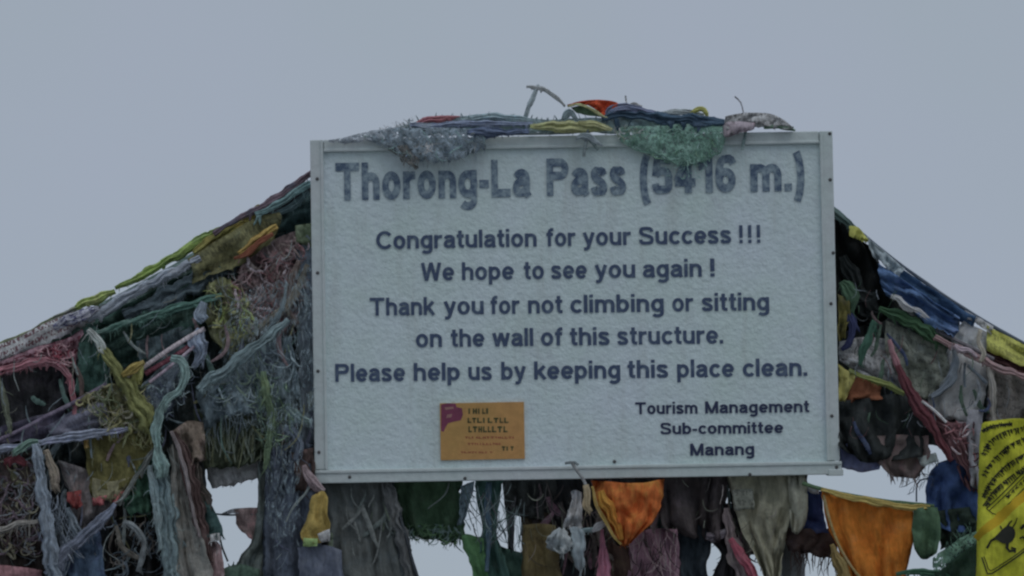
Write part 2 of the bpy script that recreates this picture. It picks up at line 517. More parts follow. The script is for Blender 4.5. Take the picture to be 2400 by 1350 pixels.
def shreds(poly, n, d=(0, .05), L=(40, 110), wd=(3, 9), ang=90, spread=35, curl=.5, nm=1, keep=.75):
    """n curling rags and threads inside the polygon; nm materials"""
    sd = nseed(); rnd = random.Random(int(sd * 1000))
    curl *= .62; n = int(n * 1.7); wd = (wd[0] * .55, wd[1] * .8); L = (L[0] * .6, L[1])
    xs = [p[0] for p in poly]; ys = [p[1] for p in poly]
    V, U, F, MI = [], [], [], []
    made = tries = 0
    while made < n and tries < n * 40:
        tries += 1
        x, y = rnd.uniform(min(xs), max(xs)), rnd.uniform(min(ys), max(ys))
        if not inpoly(x, y, poly): continue
        a = math.radians(ang + rnd.gauss(0, spread)); ln = rnd.uniform(*L); st = 8 if ln > 30 else 5
        pts = [(x, y)]; da = rnd.gauss(0, curl); ok = 0
        for k in range(st):
            da += rnd.gauss(0, curl); da *= .75
            a += da * .6
            a += (math.radians(90) - a) * .04
            x += math.cos(a) * ln / st; y += math.sin(a) * ln / st
            pts.append((x, y)); ok += inpoly(x, y, poly)
        if ok < keep * st: continue
        d0 = rnd.uniform(*d); dd = []
        for k in range(st + 1):
            dd.append(d0 + .010 * n3(k * .6, made, sd))
        w0 = rnd.uniform(wd[0], wd[1]) if rnd.random() < .5 else wd[0]
        f0 = len(F)
        # two strips side by side at an angle, so a rag has a crease
        wl = [w0 * (.6 + .5 * math.sin(math.pi * k / st)) * rnd.uniform(.75, 1.2) for k in range(st + 1)]
        b = len(V)
        for i2, p in enumerate(pts):
            aa = pts[max(0, i2-1)]; cc = pts[min(st, i2+1)]
            tx, ty = cc[0]-aa[0], cc[1]-aa[1]; l = math.hypot(tx, ty) or 1
            nx, ny = -ty / l, tx / l
            for s_, o_ in ((-.5, 0), (0, -.35), (.5, .1)):
                V.append(P(p[0] + nx * wl[i2] * s_, p[1] + ny * wl[i2] * s_, dd[i2] + wl[i2] * o_ * .001)); U.append((i2 * .01, s_ * .01))
        for i2 in range(st):
            for s_ in (0, 1):
                q = b + i2 * 3 + s_
                F.append((q, q + 1, q + 4, q + 3))
        m = rnd.randrange(nm); MI += [m] * (len(F) - f0)
        made += 1
    return (V, F, U, MI, False)

def poly_decal(pts, dfun, off=.003):
    V = [P(x, y, dfun(x, y) - off) for x, y in pts]
    return V, [tuple(range(len(pts)))]

def box_into(V, F, o, ex, ey, ez, x0, x1, y0, y1, z0, z1):
    b = len(V)
    for z in (z0, z1):
        for y in (y0, y1):
            for x in (x0, x1):
                V.append(o + ex * x + ey * y + ez * z)
    F += [(b, b+1, b+3, b+2), (b+4, b+6, b+7, b+5), (b, b+4, b+5, b+1), (b+2, b+3, b+7, b+6), (b, b+2, b+6, b+4), (b+1, b+5, b+7, b+3)]

PF = 'prayer flags hung round the summit sign'
def flag(label, *parts, name='prayer_flag', cat='prayer flag', group=PF, kind=None, root=False):
    """parts: (part name, mesh, material or [materials])"""
    t = Thing(name, label, cat, group, kind, root)
    for p in parts:
        mats = p[2] if isinstance(p[2], list) else [p[2]]
        t.add(p[0], p[1], mats, sub=(p[3] if len(p) > 3 else None), kind=('stuff' if p[0] in ('tatters', 'loose_threads') else None))
    return t.done()
cm = cloth_mat

# ------------------------------------------------------------------ ground
def build_ground():
    V, F = [], []
    rs = [0.0] + [1.5 * 1.32 ** k for k in range(29)]
    na = 72
    V.append(Vector((0, 0, 0)))
    for r in rs[1:]:
        for k in range(na):
            a = 2 * math.pi * k / na
            x, y = r * math.cos(a), r * math.sin(a)
            h = .05 * n3(x * .6, y * .6, 1) + min(6, r * .01) * n3(x * .02, y * .02, 3) - r * .012
            V.append(Vector((x, y, h)))
    for k in range(na): F.append((0, 1 + k, 1 + (k + 1) % na))
    for j in range(len(rs) - 2):
        for k in range(na):
            a = 1 + j * na + k; b = 1 + j * na + (k + 1) % na
            F.append((a, a + na, b + na, b))
    me = bpy.data.meshes.new('ground'); me.from_pydata(V, [], F)
    me.polygons.foreach_set('use_smooth', [True] * len(F))
    o = bpy.data.objects.new('ground', me); COL.objects.link(o); o['kind'] = 'structure'
    m = bpy.data.materials.new('stony_snow'); m.use_nodes = True
    nt = m.node_tree; L = nt.links.new; b = nt.nodes['Principled BSDF']
    b.inputs['Roughness'].default_value = .9
    tc = N(nt, 'ShaderNodeTexCoord')
    a = N(nt, 'ShaderNodeTexVoronoi', Scale=9.0); c = N(nt, 'ShaderNodeTexNoise', Scale=.5, Detail=10.0, Roughness=.65)
    L(tc.outputs['Object'], a.inputs['Vector']); L(tc.outputs['Object'], c.inputs['Vector'])
    r = N(nt, 'ShaderNodeValToRGB'); r.color_ramp.elements[0].color = (.08, .075, .07, 1); r.color_ramp.elements[1].color = (.20, .19, .18, 1)
    L(a.outputs['Color'], r.inputs[0])
    sn = N(nt, 'ShaderNodeMapRange'); sn.inputs['From Min'].default_value = .52; sn.inputs['From Max'].default_value = .60
    L(c.outputs['Fac'], sn.inputs['Value'])
    mi = N(nt, 'ShaderNodeMix', data_type='RGBA'); mi.inputs['B'].default_value = (.62, .66, .70, 1)
    L(sn.outputs['Result'], mi.inputs['Factor']); L(r.outputs[0], mi.inputs['A']); L(mi.outputs['Result'], b.inputs['Base Color'])
    bp = N(nt, 'ShaderNodeBump', Distance=.03); L(a.outputs['Distance'], bp.inputs['Height']); L(bp.outputs[0], b.inputs['Normal'])
    me.materials.append(m)
build_ground()

# ------------------------------------------------------------------ the signboard
def build_sign():
    tl, tr, br, bl = SUV(729, 328), SUV(1951, 308), SUV(1968, 1111), SUV(736, 1134)
    u0, u1 = (tl[0] + bl[0]) / 2, (tr[0] + br[0]) / 2
    v0, v1 = (bl[1] + br[1]) / 2, (tl[1] + tr[1]) / 2
    root = bpy.data.objects.new('signboard', None); COL.objects.link(root)
    root.empty_display_size = .1
    loc = Vector((SO.x, SO.y + .09, 0)); root.location = loc
    root['label'] = 'white painted summit signboard with dark lettering and an orange sticker'
    root['category'] = 'sign'
    white = paint_mat('white_paint', (0.68, 0.82, 0.775), .55, .08, .0034, tint=(0.70, 0.785, 0.84), bscale=85)
    nt = white.node_tree; L = nt.links.new; b = nt.nodes['Principled BSDF']
    src = b.inputs['Base Color'].links[0].from_socket
    tc = N(nt, 'ShaderNodeTexCoord'); mp = N(nt, 'ShaderNodeMapping'); mp.inputs['Scale'].default_value = (22, 22, 1.6)
    L(tc.outputs['Object'], mp.inputs['Vector'])
    n1 = N(nt, 'ShaderNodeTexNoise', Scale=1.0, Detail=6.0, Roughness=.65); L(mp.outputs[0], n1.inputs['Vector'])
    r1 = N(nt, 'ShaderNodeMapRange'); r1.inputs['From Min'].default_value = .52; r1.inputs['From Max'].default_value = .74; r1.inputs['To Max'].default_value = .30
    L(n1.outputs['Fac'], r1.inputs['Value'])
    mi = N(nt, 'ShaderNodeMix', data_type='RGBA'); mi.inputs['B'].default_value = (.36, .36, .33, 1)
    L(r1.outputs['Result'], mi.inputs['Factor']); L(src, mi.inputs['A'])
    n2 = N(nt, 'ShaderNodeTexNoise', Scale=7.0, Detail=9.0, Roughness=.72); L(tc.outputs['Object'], n2.inputs['Vector'])
    r2 = N(nt, 'ShaderNodeMapRange'); r2.inputs['From Min'].default_value = .58; r2.inputs['From Max'].default_value = .72; r2.inputs['To Max'].default_value = .35
    L(n2.outputs['Fac'], r2.inputs['Value'])
    mj = N(nt, 'ShaderNodeMix', data_type='RGBA'); mj.inputs['B'].default_value = (.50, .52, .60, 1)
    L(r2.outputs['Result'], mj.inputs['Factor']); L(mi.outputs['Result'], mj.inputs['A']); L(mj.outputs['Result'], b.inputs['Base Color'])
    rail = paint_mat('rail_paint', (0.62, 0.73, 0.70), .5, .1, .0016, tint=(0.62, 0.65, 0.66), bscale=60)
    steel = paint_mat('steel', (0.22, 0.23, 0.23), .5, .2, .0004, metallic=.6)
    rust = paint_mat('rivet_metal', (0.10, 0.10, 0.10), .6, .2)
    def add(name, V, F, mat, parent=root, bevel=0, smooth=False, UVs=None):
        me = bpy.data.meshes.new(name); me.from_pydata([v - loc for v in V], [], F)
        me.materials.append(mat)
        if smooth: me.polygons.foreach_set('use_smooth', [True] * len(F))
        o = bpy.data.objects.new(name, me); COL.objects.link(o); o.parent = parent
        if bevel:
            m = o.modifiers.new('bevel', 'BEVEL'); m.width = bevel; m.segments = 2
        return o
    V, F = [], []
    # panel as a fine grid with slight waviness, so that light catches it unevenly
    nx, nz = 60, 40; W, H = u1 - u0, v1 - v0
    for j in range(nz + 1):
        for i in range(nx + 1):
            u = u0 + .012 + (W - .024) * i / nx; v = v0 + .012 + (H - .024) * j / nz
            V.append(SL(u, v, -.0012 + .0018 * n3(u * 3, v * 3, 5) + .0006 * n3(u * 9, v * 9, 8)))
    for j in range(nz):
        for i in range(nx):
            a = j * (nx + 1) + i; F.append((a, a + 1, a + nx + 2, a + nx + 1))
    box_into(V, F, SO, SX, SN, SZ, u0 + .01, u1 - .01, -.02, -.008, v0 + .01, v1 - .01)
    panel = add('panel', V, F, white, smooth=True)
    ww = .030
    def rl(ua, ub, va, vb, lip):
        V, F = [], []
        box_into(V, F, SO, SX, SN, SZ, ua, ub, -.045, .007, va, vb)
        o = add('frame_rail', V, F, rail, bevel=.0025)
        V, F = [], []
        if lip == 'b': box_into(V, F, SO, SX, SN, SZ, ua, ub, .0045, .011, vb - .007, vb + .001)
        if lip == 't': box_into(V, F, SO, SX, SN, SZ, ua, ub, .0045, .011, va - .001, va + .006)
        if lip == 'r': box_into(V, F, SO, SX, SN, SZ, ua - .001, ua + .006, .0045, .011, va, vb)
        if lip == 'l': box_into(V, F, SO, SX, SN, SZ, ub - .006, ub + .001, .0045, .011, va, vb)
        add('rail_lip', V, F, rail, parent=o, bevel=.002)
        return o
    rb = rl(u0 + .0005, u1 + .004, v0, v0 + ww, 'b')
    rt = rl(u0 + ww + .002, u1 - ww - .002, v1 - ww + .002, v1, 't')
    rr = rl(u1 - ww, u1, v0 + ww + .002, v1, 'r')
    rL = rl(u0, u0 + ww, v0 + ww + .002, v1, 'l')
    # corner bracket, bent at the lower right
    V, F = [], []
    box_into(V, F, SO, SX, SN, SZ, u1 - .028, u1 + .007, -.048, .0095, v0 - .003, v0 + .012)
    add('corner_plate', V, F, rail, bevel=.002)
    rv = [(1945, 422, rr), (1952, 593, rr), (1947, 712, rr), (1949, 975, rr), (820, 1118, rb), (1090, 1121, rb), (1757, 1112, rb), (1440, 1082, panel), (1944, 314, rr),
          (744, 420, rL), (745, 640, rL), (746, 870, rL), (748, 1060, rL), (1960, 1095, rr)]
    for px, py, par in rv:
        u, v = SUV(px, py); V, F = [], []
        off = .0072 if par is not panel else .001
        n = 10
        V.append(SL(u, v, off + .003))
        for rad, o2 in ((.0028, .0026), (.0042, 0)):
            for k in range(n):
                V.append(SL(u + rad * math.cos(2 * math.pi * k / n), v + rad * math.sin(2 * math.pi * k / n), off + o2))
        for k in range(n):
            k2 = (k + 1) % n
            F.append((0, 1 + k, 1 + k2)); F.append((1 + k, 1 + n + k, 1 + n + k2, 1 + k2))
        add('rivet', V, F, rust, parent=par, smooth=True)
    # posts behind the board, down to the ground
    for px in (830, 1850):
        q = P(px, 720, .19); V, F = [], []
        n = 14; r = .03
        for z in (-.1, v1 + SO.z - .06):
            for k in range(n):
                V.append(Vector((q.x + r * math.cos(2 * math.pi * k / n), .19 + r * math.sin(2 * math.pi * k / n), z)))
        for k in range(n):
            k2 = (k + 1) % n; F.append((k, k2, n + k2, n + k))
        F.append(tuple(range(n, 2 * n)))
        add('post', V, F, steel, smooth=False)
    # lettering
    ink = bpy.data.materials.new('ink'); ink.use_nodes = True
    def inkmat(name, c1, c2, sc, lo=.45, hi=.62):
        m = bpy.data.materials.new(name); m.use_nodes = True; nt = m.node_tree; L = nt.links.new
        b = nt.nodes['Principled BSDF']; b.inputs['Roughness'].default_value = .6
        tc = N(nt, 'ShaderNodeTexCoord'); n1 = N(nt, 'ShaderNodeTexNoise', Scale=float(sc), Detail=5.0, Roughness=.7)
        L(tc.outputs['Object'], n1.inputs['Vector'])
        r = N(nt, 'ShaderNodeMapRange'); r.inputs['From Min'].default_value = lo; r.inputs['From Max'].default_value = hi
        L(n1.outputs['Fac'], r.inputs['Value'])
        mi = N(nt, 'ShaderNodeMix', data_type='RGBA'); mi.inputs['A'].default_value = (*c1, 1); mi.inputs['B'].default_value = (*c2, 1)
        L(r.outputs['Result'], mi.inputs['Factor']); L(mi.outputs['Result'], b.inputs['Base Color'])
        return m
    ink_title = inkmat('faded_ink', (.075, .12, .19), (.40, .50, .54), 55, .40, .70)
    ink_body = inkmat('worn_ink', (.055, .085, .16), (.16, .22, .29), 60, .5, .8)
    ink_small = inkmat('fresh_ink', (.022, .032, .085), (.07, .09, .15), 60, .55, .8)
    # bold grotesque capitals and lower case drawn as strokes: (points, smooth) with cap height 1
    def arc(cx, cy, rx, ry, a0, a1, n=18):
        return [(cx + rx * math.cos(math.radians(a0 + (a1 - a0) * k / n)), cy + ry * math.sin(math.radians(a0 + (a1 - a0) * k / n))) for k in range(n + 1)]
    def glyphs(t):
        h = t / 2; X = .74
        def arch(x0, x1, y=X): return [(x0, y - .30)] + arc((x0 + x1) / 2, y - h - .20, (x1 - x0) / 2, .20, 165, 0) + [(x1, 0)]
        bowl = lambda cx: arc(cx, X / 2, .215, X / 2 - h, 0, 360, 28)
        S_ = lambda w, H: [(w - h - .01, H * .72), (w - h - .06, H * .87), (w * .5, H - h), (h + .045, H * .88), (h, H * .73), (h + .06, H * .60), (w * .5, H * .515), (w - h - .06, H * .42), (w - h, H * .28), (w - h - .05, H * .13), (w * .5, h), (h + .035, H * .12), (h - .01, H * .29)]
        G = {}
        G['T'] = (.80, [[(0, 1 - h), (.80, 1 - h)], [(.40, 0), (.40, 1)]])
        G['L'] = (.64, [[(h, 0), (h, 1)], [(h, h), (.64, h)]])
        G['P'] = (.74, [[(h, 0), (h, 1)], [(h, 1 - h), (.44, 1 - h)] + arc(.46, .715, .28 - h, .285 - h, 90, -90, 14) + [(.44, .43 + h), (h, .43 + h)]])
        G['C'] = (.79, [arc(.44, .5, .44 - h, .51 - h, 38, 322, 26)])
        G['S'] = (.74, [spline(S_(.74, 1), 34)])
        G['W'] = (1.04, [[(h * .8, 1), (.27, 0)], [(.27, 0), (.52, 1)], [(.52, 1), (.77, 0)], [(.77, 0), (1.04 - h * .8, 1)]])
        G['M'] = (.90, [[(h, 0), (h, 1)], [(h, 1), (.45, .02)], [(.45, .02), (.9 - h, 1)], [(.9 - h, 0), (.9 - h, 1)]])
        G['h'] = (.60, [[(h, 0), (h, 1)], arch(h, .6 - h)])
        G['n'] = (.60, [[(h, 0), (h, X)], arch(h, .6 - h)])
        G['m'] = (.94, [[(h, 0), (h, X)], arch(h, .47), arch(.47, .94 - h)])
        G['r'] = (.40, [[(h, 0), (h, X)], [(h, X - .34)] + arc(.36, X - h - .20, .36 - h, .20, 170, 88, 8) + [(.41, X - h)]])
        G['u'] = (.60, [[(.6 - h, 0), (.6 - h, X)], [(h, X)] + arc(.3, h + .20, .3 - h, .20, 180, 345)])
        G['o'] = (.62, [arc(.31, X / 2, .31 - h, X / 2 - h + .012, 0, 360, 28)])
        G['c'] = (.555, [arc(.315, X / 2, .315 - h, X / 2 - h + .01, 38, 322, 22)])
        G['e'] = (.60, [arc(.31, X / 2, .31 - h, X / 2 - h + .01, 0, 322, 24), [(h, X / 2 - .01), (.62 - h * .6, X / 2 - .01)]])
        G['a'] = (.58, [[(h * .95, X - .22)] + arc(.285, X - h - .15, .285 - h, .15, 150, 0, 12) + [(.57 - h, .12), (.59 - h * .6, 0)],
                        spline([(.57 - h, .44), (.36, .41), (.16, .36), (h * .95, .22), (.15, h + .01), (.27, h), (.40, .14), (.57 - h, .25)], 22)])
        G['s'] = (.55, [spline(S_(.55, X), 30)])
        G['g'] = (.61, [bowl(.305), [(.61 - h, X), (.61 - h, -.06)] + arc(.30, -.07, .31 - h, .15, 0, -150, 12)])
        G['p'] = (.61, [bowl(.305), [(h, X), (h, -.27)]])
        G['b'] = (.61, [bowl(.305), [(h, 1), (h, 0)]])
        G['k'] = (.57, [[(h, 0), (h, 1)], [(.52, X), (h + .02, .30)], [(.25, .42), (.55, 0)]])
        G['y'] = (.58, [[(h * .7, X), (.31, .04)], [(.58 - h * .7, X), (.30, .02), (.24, -.14), (.17, -.185), (.04, -.185)]])
        G['w'] = (.86, [[(h * .7, X), (.23, 0)], [(.23, 0), (.43, X)], [(.43, X), (.63, 0)], [(.63, 0), (.86 - h * .7, X)]])
        G['t'] = (.36, [[(.17, .96), (.17, .22), (.19, .13), (.25, h), (.37, h - .01)], [(0, X - h * .9), (.36, X - h * .9)]])
        G['f'] = (.37, [[(.16, 0), (.16, .78), (.19, .88), (.26, .93), (.38, .93)], [(0, X - h * .9), (.36, X - h * .9)]])
        G['l'] = (t, [[(h, 0), (h, 1)]])
        G['i'] = (t, [[(h, 0), (h, X)], [(h, .85), (h, 1.01)]])
        G['!'] = (t + .20, [[(h + .1, 1), (h + .1, .30)], [(h + .1, 0), (h + .1, .18)]])
        G['.'] = (t, [[(h, 0), (h, .20)]])
        G['-'] = (.32, [[(0, .36), (.32, .36)]])
        G['('] = (.30, [spline([(.30 - h * .6, 1.04), (.15, .80), (h, .39), (.15, -.03), (.30 - h * .6, -.27)], 16)])
        G[')'] = (.30, [[(.30 - x, y) for x, y in G['('][1][0]]])
        G['5'] = (.60, [[(.56, 1 - h), (.13, 1 - h)], [(.17, .99), (.10, .47)], spline([(.11, .52), (.29, .61), (.46, .56), (.60 - h, .34), (.47, .14), (.29, h), (.13, .12), (h * .8, .27)], 22)])
        G['4'] = (.62, [[(.40, 0), (.40, 1)], [(.37, .97), (.06, .32)], [(0, .29), (.62, .29)]])
        G['1'] = (.44, [[(.44 - h, 0), (.44 - h, 1)], [(.40 - h, .88), (.20, .75), (0, .70)]])
        G['6'] = (.61, [spline([(.54, .76), (.46, .89), (.32, 1 - h), (.18, .84), (h, .56), (h + .005, .30)], 16), arc(.305, .33, .305 - h, .33 - h, 0, 360, 26)])
        return G
    def textmesh(body, t):
        """strokes of a word as quad strips; returns list of (vertices, faces) per stroke"""
        G = glyphs(t); x = 0; out = []
        for ch in body:
            wd, strokes = G[ch]
            for pts in strokes:
                V, F = [], []; n = len(pts)
                closed = math.hypot(pts[0][0] - pts[-1][0], pts[0][1] - pts[-1][1]) < 1e-4
                for i, p in enumerate(pts):
                    a = pts[i - 1] if i else (pts[-2] if closed else p); c = pts[i + 1] if i < n - 1 else (pts[1] if closed else p)
                    tx, ty = c[0] - a[0], c[1] - a[1]; l = math.hypot(tx, ty) or 1
                    V.append((x + p[0] - ty / l * t / 2, p[1] + tx / l * t / 2)); V.append((x + p[0] + ty / l * t / 2, p[1] - tx / l * t / 2))
                for i in range(n - 1): F.append((2 * i, 2 * i + 1, 2 * i + 3, 2 * i + 2))
                out.append((V, F))
            x += wd + .082 * (1.25 - t)
        return out
    def row(words, cap, yl, yr, xl, xr, t, mat, parent=panel, off=.0009, name='lettering'):
        """words: (text, x0, x1) in px; baseline runs (xl,yl)-(xr,yr)"""
        V, F = [], []
        ci = 0
        for txt, x0, x1 in words:
            st_ = textmesh(txt, t)
            a0 = min(v[0] for s_ in st_ for v in s_[0]); a1 = max(v[0] for s_ in st_ for v in s_[0])
            f = lambda x: yl + (yr - yl) * (x - xl) / (xr - xl)
            p0, p1 = SUV(x0, f(x0)), SUV(x1, f(x1)); k = cap * .001
            for vs, fs in st_:
                b = len(V); ci += 1
                for v in vs:
                    s = (v[0] - a0) / (a1 - a0)
                    V.append(SL(p0[0] + (p1[0] - p0[0]) * s, p0[1] + (p1[1] - p0[1]) * s + v[1] * k, off + (ci % 6) * .0001))
                F += [tuple(b + i for i in q) for q in fs]
        return add(name, V, F, mat, parent=parent)
    row([('Thorong-La', 787, 1246), ('Pass', 1282, 1468), ('(5416', 1500, 1727), ('m.)', 1759, 1886)], 88, 470, 447, 787, 1886, .218, ink_title)
    row([('Congratulation', 882, 1258), ('for', 1281, 1349), ('your', 1366, 1479), ('Success', 1498, 1714), ('!!!', 1733, 1782)], 42, 584, 569, 882, 1783, .178, ink_body)
    row([('We', 987, 1065), ('hope', 1083, 1205), ('to', 1228, 1275), ('see', 1292, 1376), ('you', 1394, 1489), ('again', 1507, 1645), ('!', 1665, 1675)], 42, 658, 648, 988, 1678, .178, ink_body)
    row([('Thank', 867, 1020), ('you', 1040, 1134), ('for', 1150, 1218), ('not', 1238, 1319), ('climbing', 1337, 1556), ('or', 1576, 1625), ('sitting', 1645, 1803)], 42, 740, 727, 868, 1803, .178, ink_body)
    row([('on', 975, 1036), ('the', 1057, 1136), ('wall', 1154, 1250), ('of', 1268, 1319), ('this', 1336, 1429), ('structure.', 1447, 1695)], 42, 814, 805, 975, 1695, .178, ink_body)
    row([('Please', 786, 950), ('help', 970, 1078), ('us', 1098, 1153), ('by', 1175, 1233), ('keeping', 1252, 1454), ('this', 1471, 1566), ('place', 1587, 1721), ('clean.', 1741, 1892)], 42, 895, 881, 785, 1893, .182, ink_body)
    row([('Tourism', 1489, 1635), ('Management', 1653, 1897)], 28, 971, 966, 1490, 1897, .185, ink_small)
    row([('Sub-committee', 1548, 1836)], 27, 1018, 1015, 1548, 1836, .185, ink_small)
    row([('Manang', 1618, 1768)], 28, 1068, 1066, 1618, 1768, .185, ink_small)
    # orange sticker
    orange = paint_mat('sticker_orange', (0.58, 0.36, 0.12), .5, .16, .0006, tint=(0.62, 0.31, 0.12))
    c = [SUV(1032, 943), SUV(1229, 944), SUV(1229, 1077), SUV(1032, 1077)]
    su0 = (c[0][0] + c[3][0]) / 2; su1 = (c[1][0] + c[2][0]) / 2; sv0 = (c[2][1] + c[3][1]) / 2; sv1 = (c[0][1] + c[1][1]) / 2
    V, F = [], []
    box_into(V, F, SO, SX, SN, SZ, su0, su1, -.004, .0038, sv0, sv1)
    st = add('sticker', V, F, orange, parent=panel)
    mag = paint_mat('sticker_magenta', (0.26, 0.065, 0.12), .5, .25)
    def decal(pts, off, mat, name, par=st):
        V = [SL(*SUV(x, y), off) for x, y in pts]
        return add(name, V, [tuple(range(len(pts)))][::-1], mat, parent=par)
    decal([(1034, 948), (1050, 945), (1068, 946), (1070, 954), (1083, 957), (1085, 972), (1080, 985), (1064, 988), (1050, 992), (1044, 1002), (1040, 1012), (1034, 1010)][::-1], .0044, mag, 'logo')
    pale = paint_mat('sticker_pale', (0.42, 0.22, 0.20), .5, .2)
    dark = paint_mat('sticker_ink', (0.11, 0.115, 0.045), .5, .3)
    red = paint_mat('sticker_red', (0.40, 0.13, 0.07), .5, .2)
    rnd = random.Random(4)
    def marks(rows, mat, name, off):
        V, F = [], []
        for x0, x1, yb, h, wd in rows:
            x = x0
            while x < x1 - 2:
                g = rnd.uniform(.75, 1.15) * wd
                kind = rnd.randrange(4)
                segs = [[(x, yb - h, x + g * .35, yb)], [(x, yb - h, x + g * .8, yb - h * .7), (x + g * .25, yb - h, x + g * .55, yb)],
                        [(x, yb - h, x + g * .3, yb), (x, yb - h * .25, x + g * .8, yb)],
                        [(x, yb - h, x + g * .28, yb), (x + g * .5, yb - h, x + g * .8, yb), (x, yb - h * .62, x + g * .8, yb - h * .38)]][kind]
                for a0, b0, a1, b1 in segs:
                    b = len(V)
                    for q in ((a0, b0), (a1, b0), (a1, b1), (a0, b1)): V.append(SL(*SUV(*q), off))
                    F.append((b, b+3, b+2, b+1))
                x += g
        add(name, V, F, mat, parent=st)
    marks([(1098, 1152, 970, 13, 12), (1096, 1186, 991, 12, 13), (1098, 1188, 1013, 14, 13)], dark, 'lettering', .0046)
    marks([(1090, 1205, 1028, 5, 9), (1096, 1180, 1043, 5, 8), (1080, 1150, 1062, 4, 9)], red, 'lettering', .0043)
    marks([(1176, 1206, 1056, 10, 12)], dark, 'lettering', .0045)
    decal([(1042, 955), (1062, 953), (1064, 958), (1044, 961)][::-1], .0048, pale, 'logo')
    decal([(1048, 972), (1060, 970), (1058, 978), (1046, 980)][::-1], .0048, pale, 'logo')
build_sign()

# ------------------------------------------------------------------ left side: the flag ropes running down from the board
# the uppermost rope and what is bunched on it
flag('grey green flags folded double right under the top left rope',
     ('cloth', cloth([[(-60, 842), (90, 778), (215, 722), (330, 662), (420, 612), (500, 560), (600, 500), (740, 420)], [(-60, 880), (90, 820), (230, 776), (340, 716), (440, 668), (520, 610), (620, 570), (740, 500)]], .14, folds=7, amp=7, crumple=10, fdir='v', jag=2, side=2), cm((72, 88, 84), 'plain', (104, 112, 112))))
flag('long rope of bunched flags sloping down to the left, lime and lavender on top',
     ('rope', tube([(735, 432), (600, 520), (400, 640), (205, 738), (0, 822), (-500, 985), (-1500, 1370), (-2600, 2050), (-3200, 2380)], 5, [.06, .12, .2, .3, .5], step=24), cm((70, 62, 70))),
     ('cloth', bundle([(735, 402, 12), (680, 442, 16), (620, 482, 15), (560, 512, 14), (500, 548, 10)], .055, lobes=3, frays=3, fl=16), cm((95, 80, 88), 'plain', (70, 80, 95))),
     ('cloth', bundle([(730, 430, 14), (690, 452, 16), (650, 478, 15), (600, 505, 12)], .045, lobes=3, frays=2), cm((95, 122, 122))),
     ('cloth', bundle([(640, 482, 14), (600, 498, 30), (555, 530, 34), (500, 566, 32), (455, 596, 18)], .07, lobes=3, frays=3, fl=14, rough=.3), cm((112, 108, 50), 'plain', (140, 118, 50))),
     ('cloth', bundle([(560, 520, 10), (480, 556, 20), (400, 608, 20), (330, 648, 18), (270, 676, 12)], .08, lobes=3, frays=4, fl=12), cm((110, 128, 60), 'plain', (85, 110, 80))),
     ('cloth', bundle([(270, 683, 12), (235, 697, 22), (195, 712, 20), (178, 722, 12)], .075, lobes=3, frays=3, fl=10), cm((128, 150, 70), 'plain', (150, 160, 90))),
     ('cloth', bundle([(190, 722, 12), (150, 738, 18), (118, 752, 12), (60, 782, 8), (0, 806, 8), (-200, 880, 8)], .09, lobes=3, frays=3, fl=10), cm((112, 118, 92), 'plain', (90, 85, 110))),
     ('cloth', bundle([(470, 604, 14), (400, 640, 26), (330, 676, 26), (275, 706, 28), (235, 735, 26), (205, 752, 14)], .05, lobes=3, frays=5, fl=16), cm((118, 124, 132), 'plain', (140, 148, 150))))
flag('pale printed flag folded over the rope at far left, script in dark red and violet',
     ('cloth', cloth([[(-420, 945), (-120, 852), (0, 806), (70, 776), (130, 748), (215, 722)], [(-420, 990), (-120, 895), (0, 852), (80, 818), (150, 786), (222, 752)]], .06, folds=2, amp=6, crumple=8, jag=7, fringe=4, fl=12), cm((150, 140, 148), 'printred', (120, 108, 118))))
flag('violet blue patch of printed cloth wrapped on the left rope under the lime cloth',
     ('cloth', bundle([(232, 722, 10), (205, 734, 24), (165, 748, 26), (125, 768, 14)], .035, lobes=3, frays=5, fl=12), cm((132, 132, 165), 'printblue', (150, 150, 165))))
flag('olive yellow flag with a gold rim just left of the board, under the rope',
     ('cloth', cloth([[(440, 606), (520, 556), (600, 512), (652, 498)], [(455, 632), (540, 590), (610, 548), (660, 520)], [(448, 662), (540, 630), (600, 596), (648, 546)]], .05, folds=2, amp=10, crumple=9, fringe=3, fl=12), cm((98, 96, 62), 'print', (70, 76, 62))),
     ('hem', bundle([(650, 530, 10), (622, 545, 18), (596, 570, 22), (560, 596, 14)], .03, lobes=3), cm((135, 112, 50), 'plain', (150, 130, 60))),
     ('hem', bundle([(640, 548, 8), (610, 566, 14), (575, 596, 10), (548, 606, 6)], .02, lobes=2), cm((118, 70, 48))))
flag('dark green flag folded flat along the rope, widest dark patch on the left',
     ('cloth', cloth([[(205, 758), (300, 712), (400, 660), (500, 612), (560, 600)], [(215, 800), (320, 770), (420, 720), (520, 668), (560, 640)], [(230, 880), (330, 850), (440, 800), (500, 740), (540, 690)]], .10, folds=5, amp=16, crumple=9, fdir='v', fringe=3, fl=18), cm((50, 74, 66), 'plain', (70, 90, 84))))
flag('grey blue flag pulled tight in a band between rope and dark green cloth',
     ('cloth', bundle([(560, 615, 18), (500, 640, 44), (420, 680, 46), (350, 716, 36), (290, 742, 22)], .085, lobes=2, frays=3), cm((78, 90, 96), 'plain', (58, 74, 76))),
     ('cloth', bundle([(520, 690, 10), (440, 716, 20), (350, 742, 18), (280, 764, 16), (215, 784, 8)], .045, lobes=2, frays=5), cm((70, 102, 92))))
flag('slate cloth hanging in shallow folds left of the blue white knot',
     ('cloth', cloth([[(320, 800), (390, 780), (450, 750)], [(330, 850), (400, 820), (460, 790)], [(320, 880), (400, 850), (450, 820)]], .08, folds=3, amp=12, crumple=10, fringe=4), cm((66, 80, 84))))
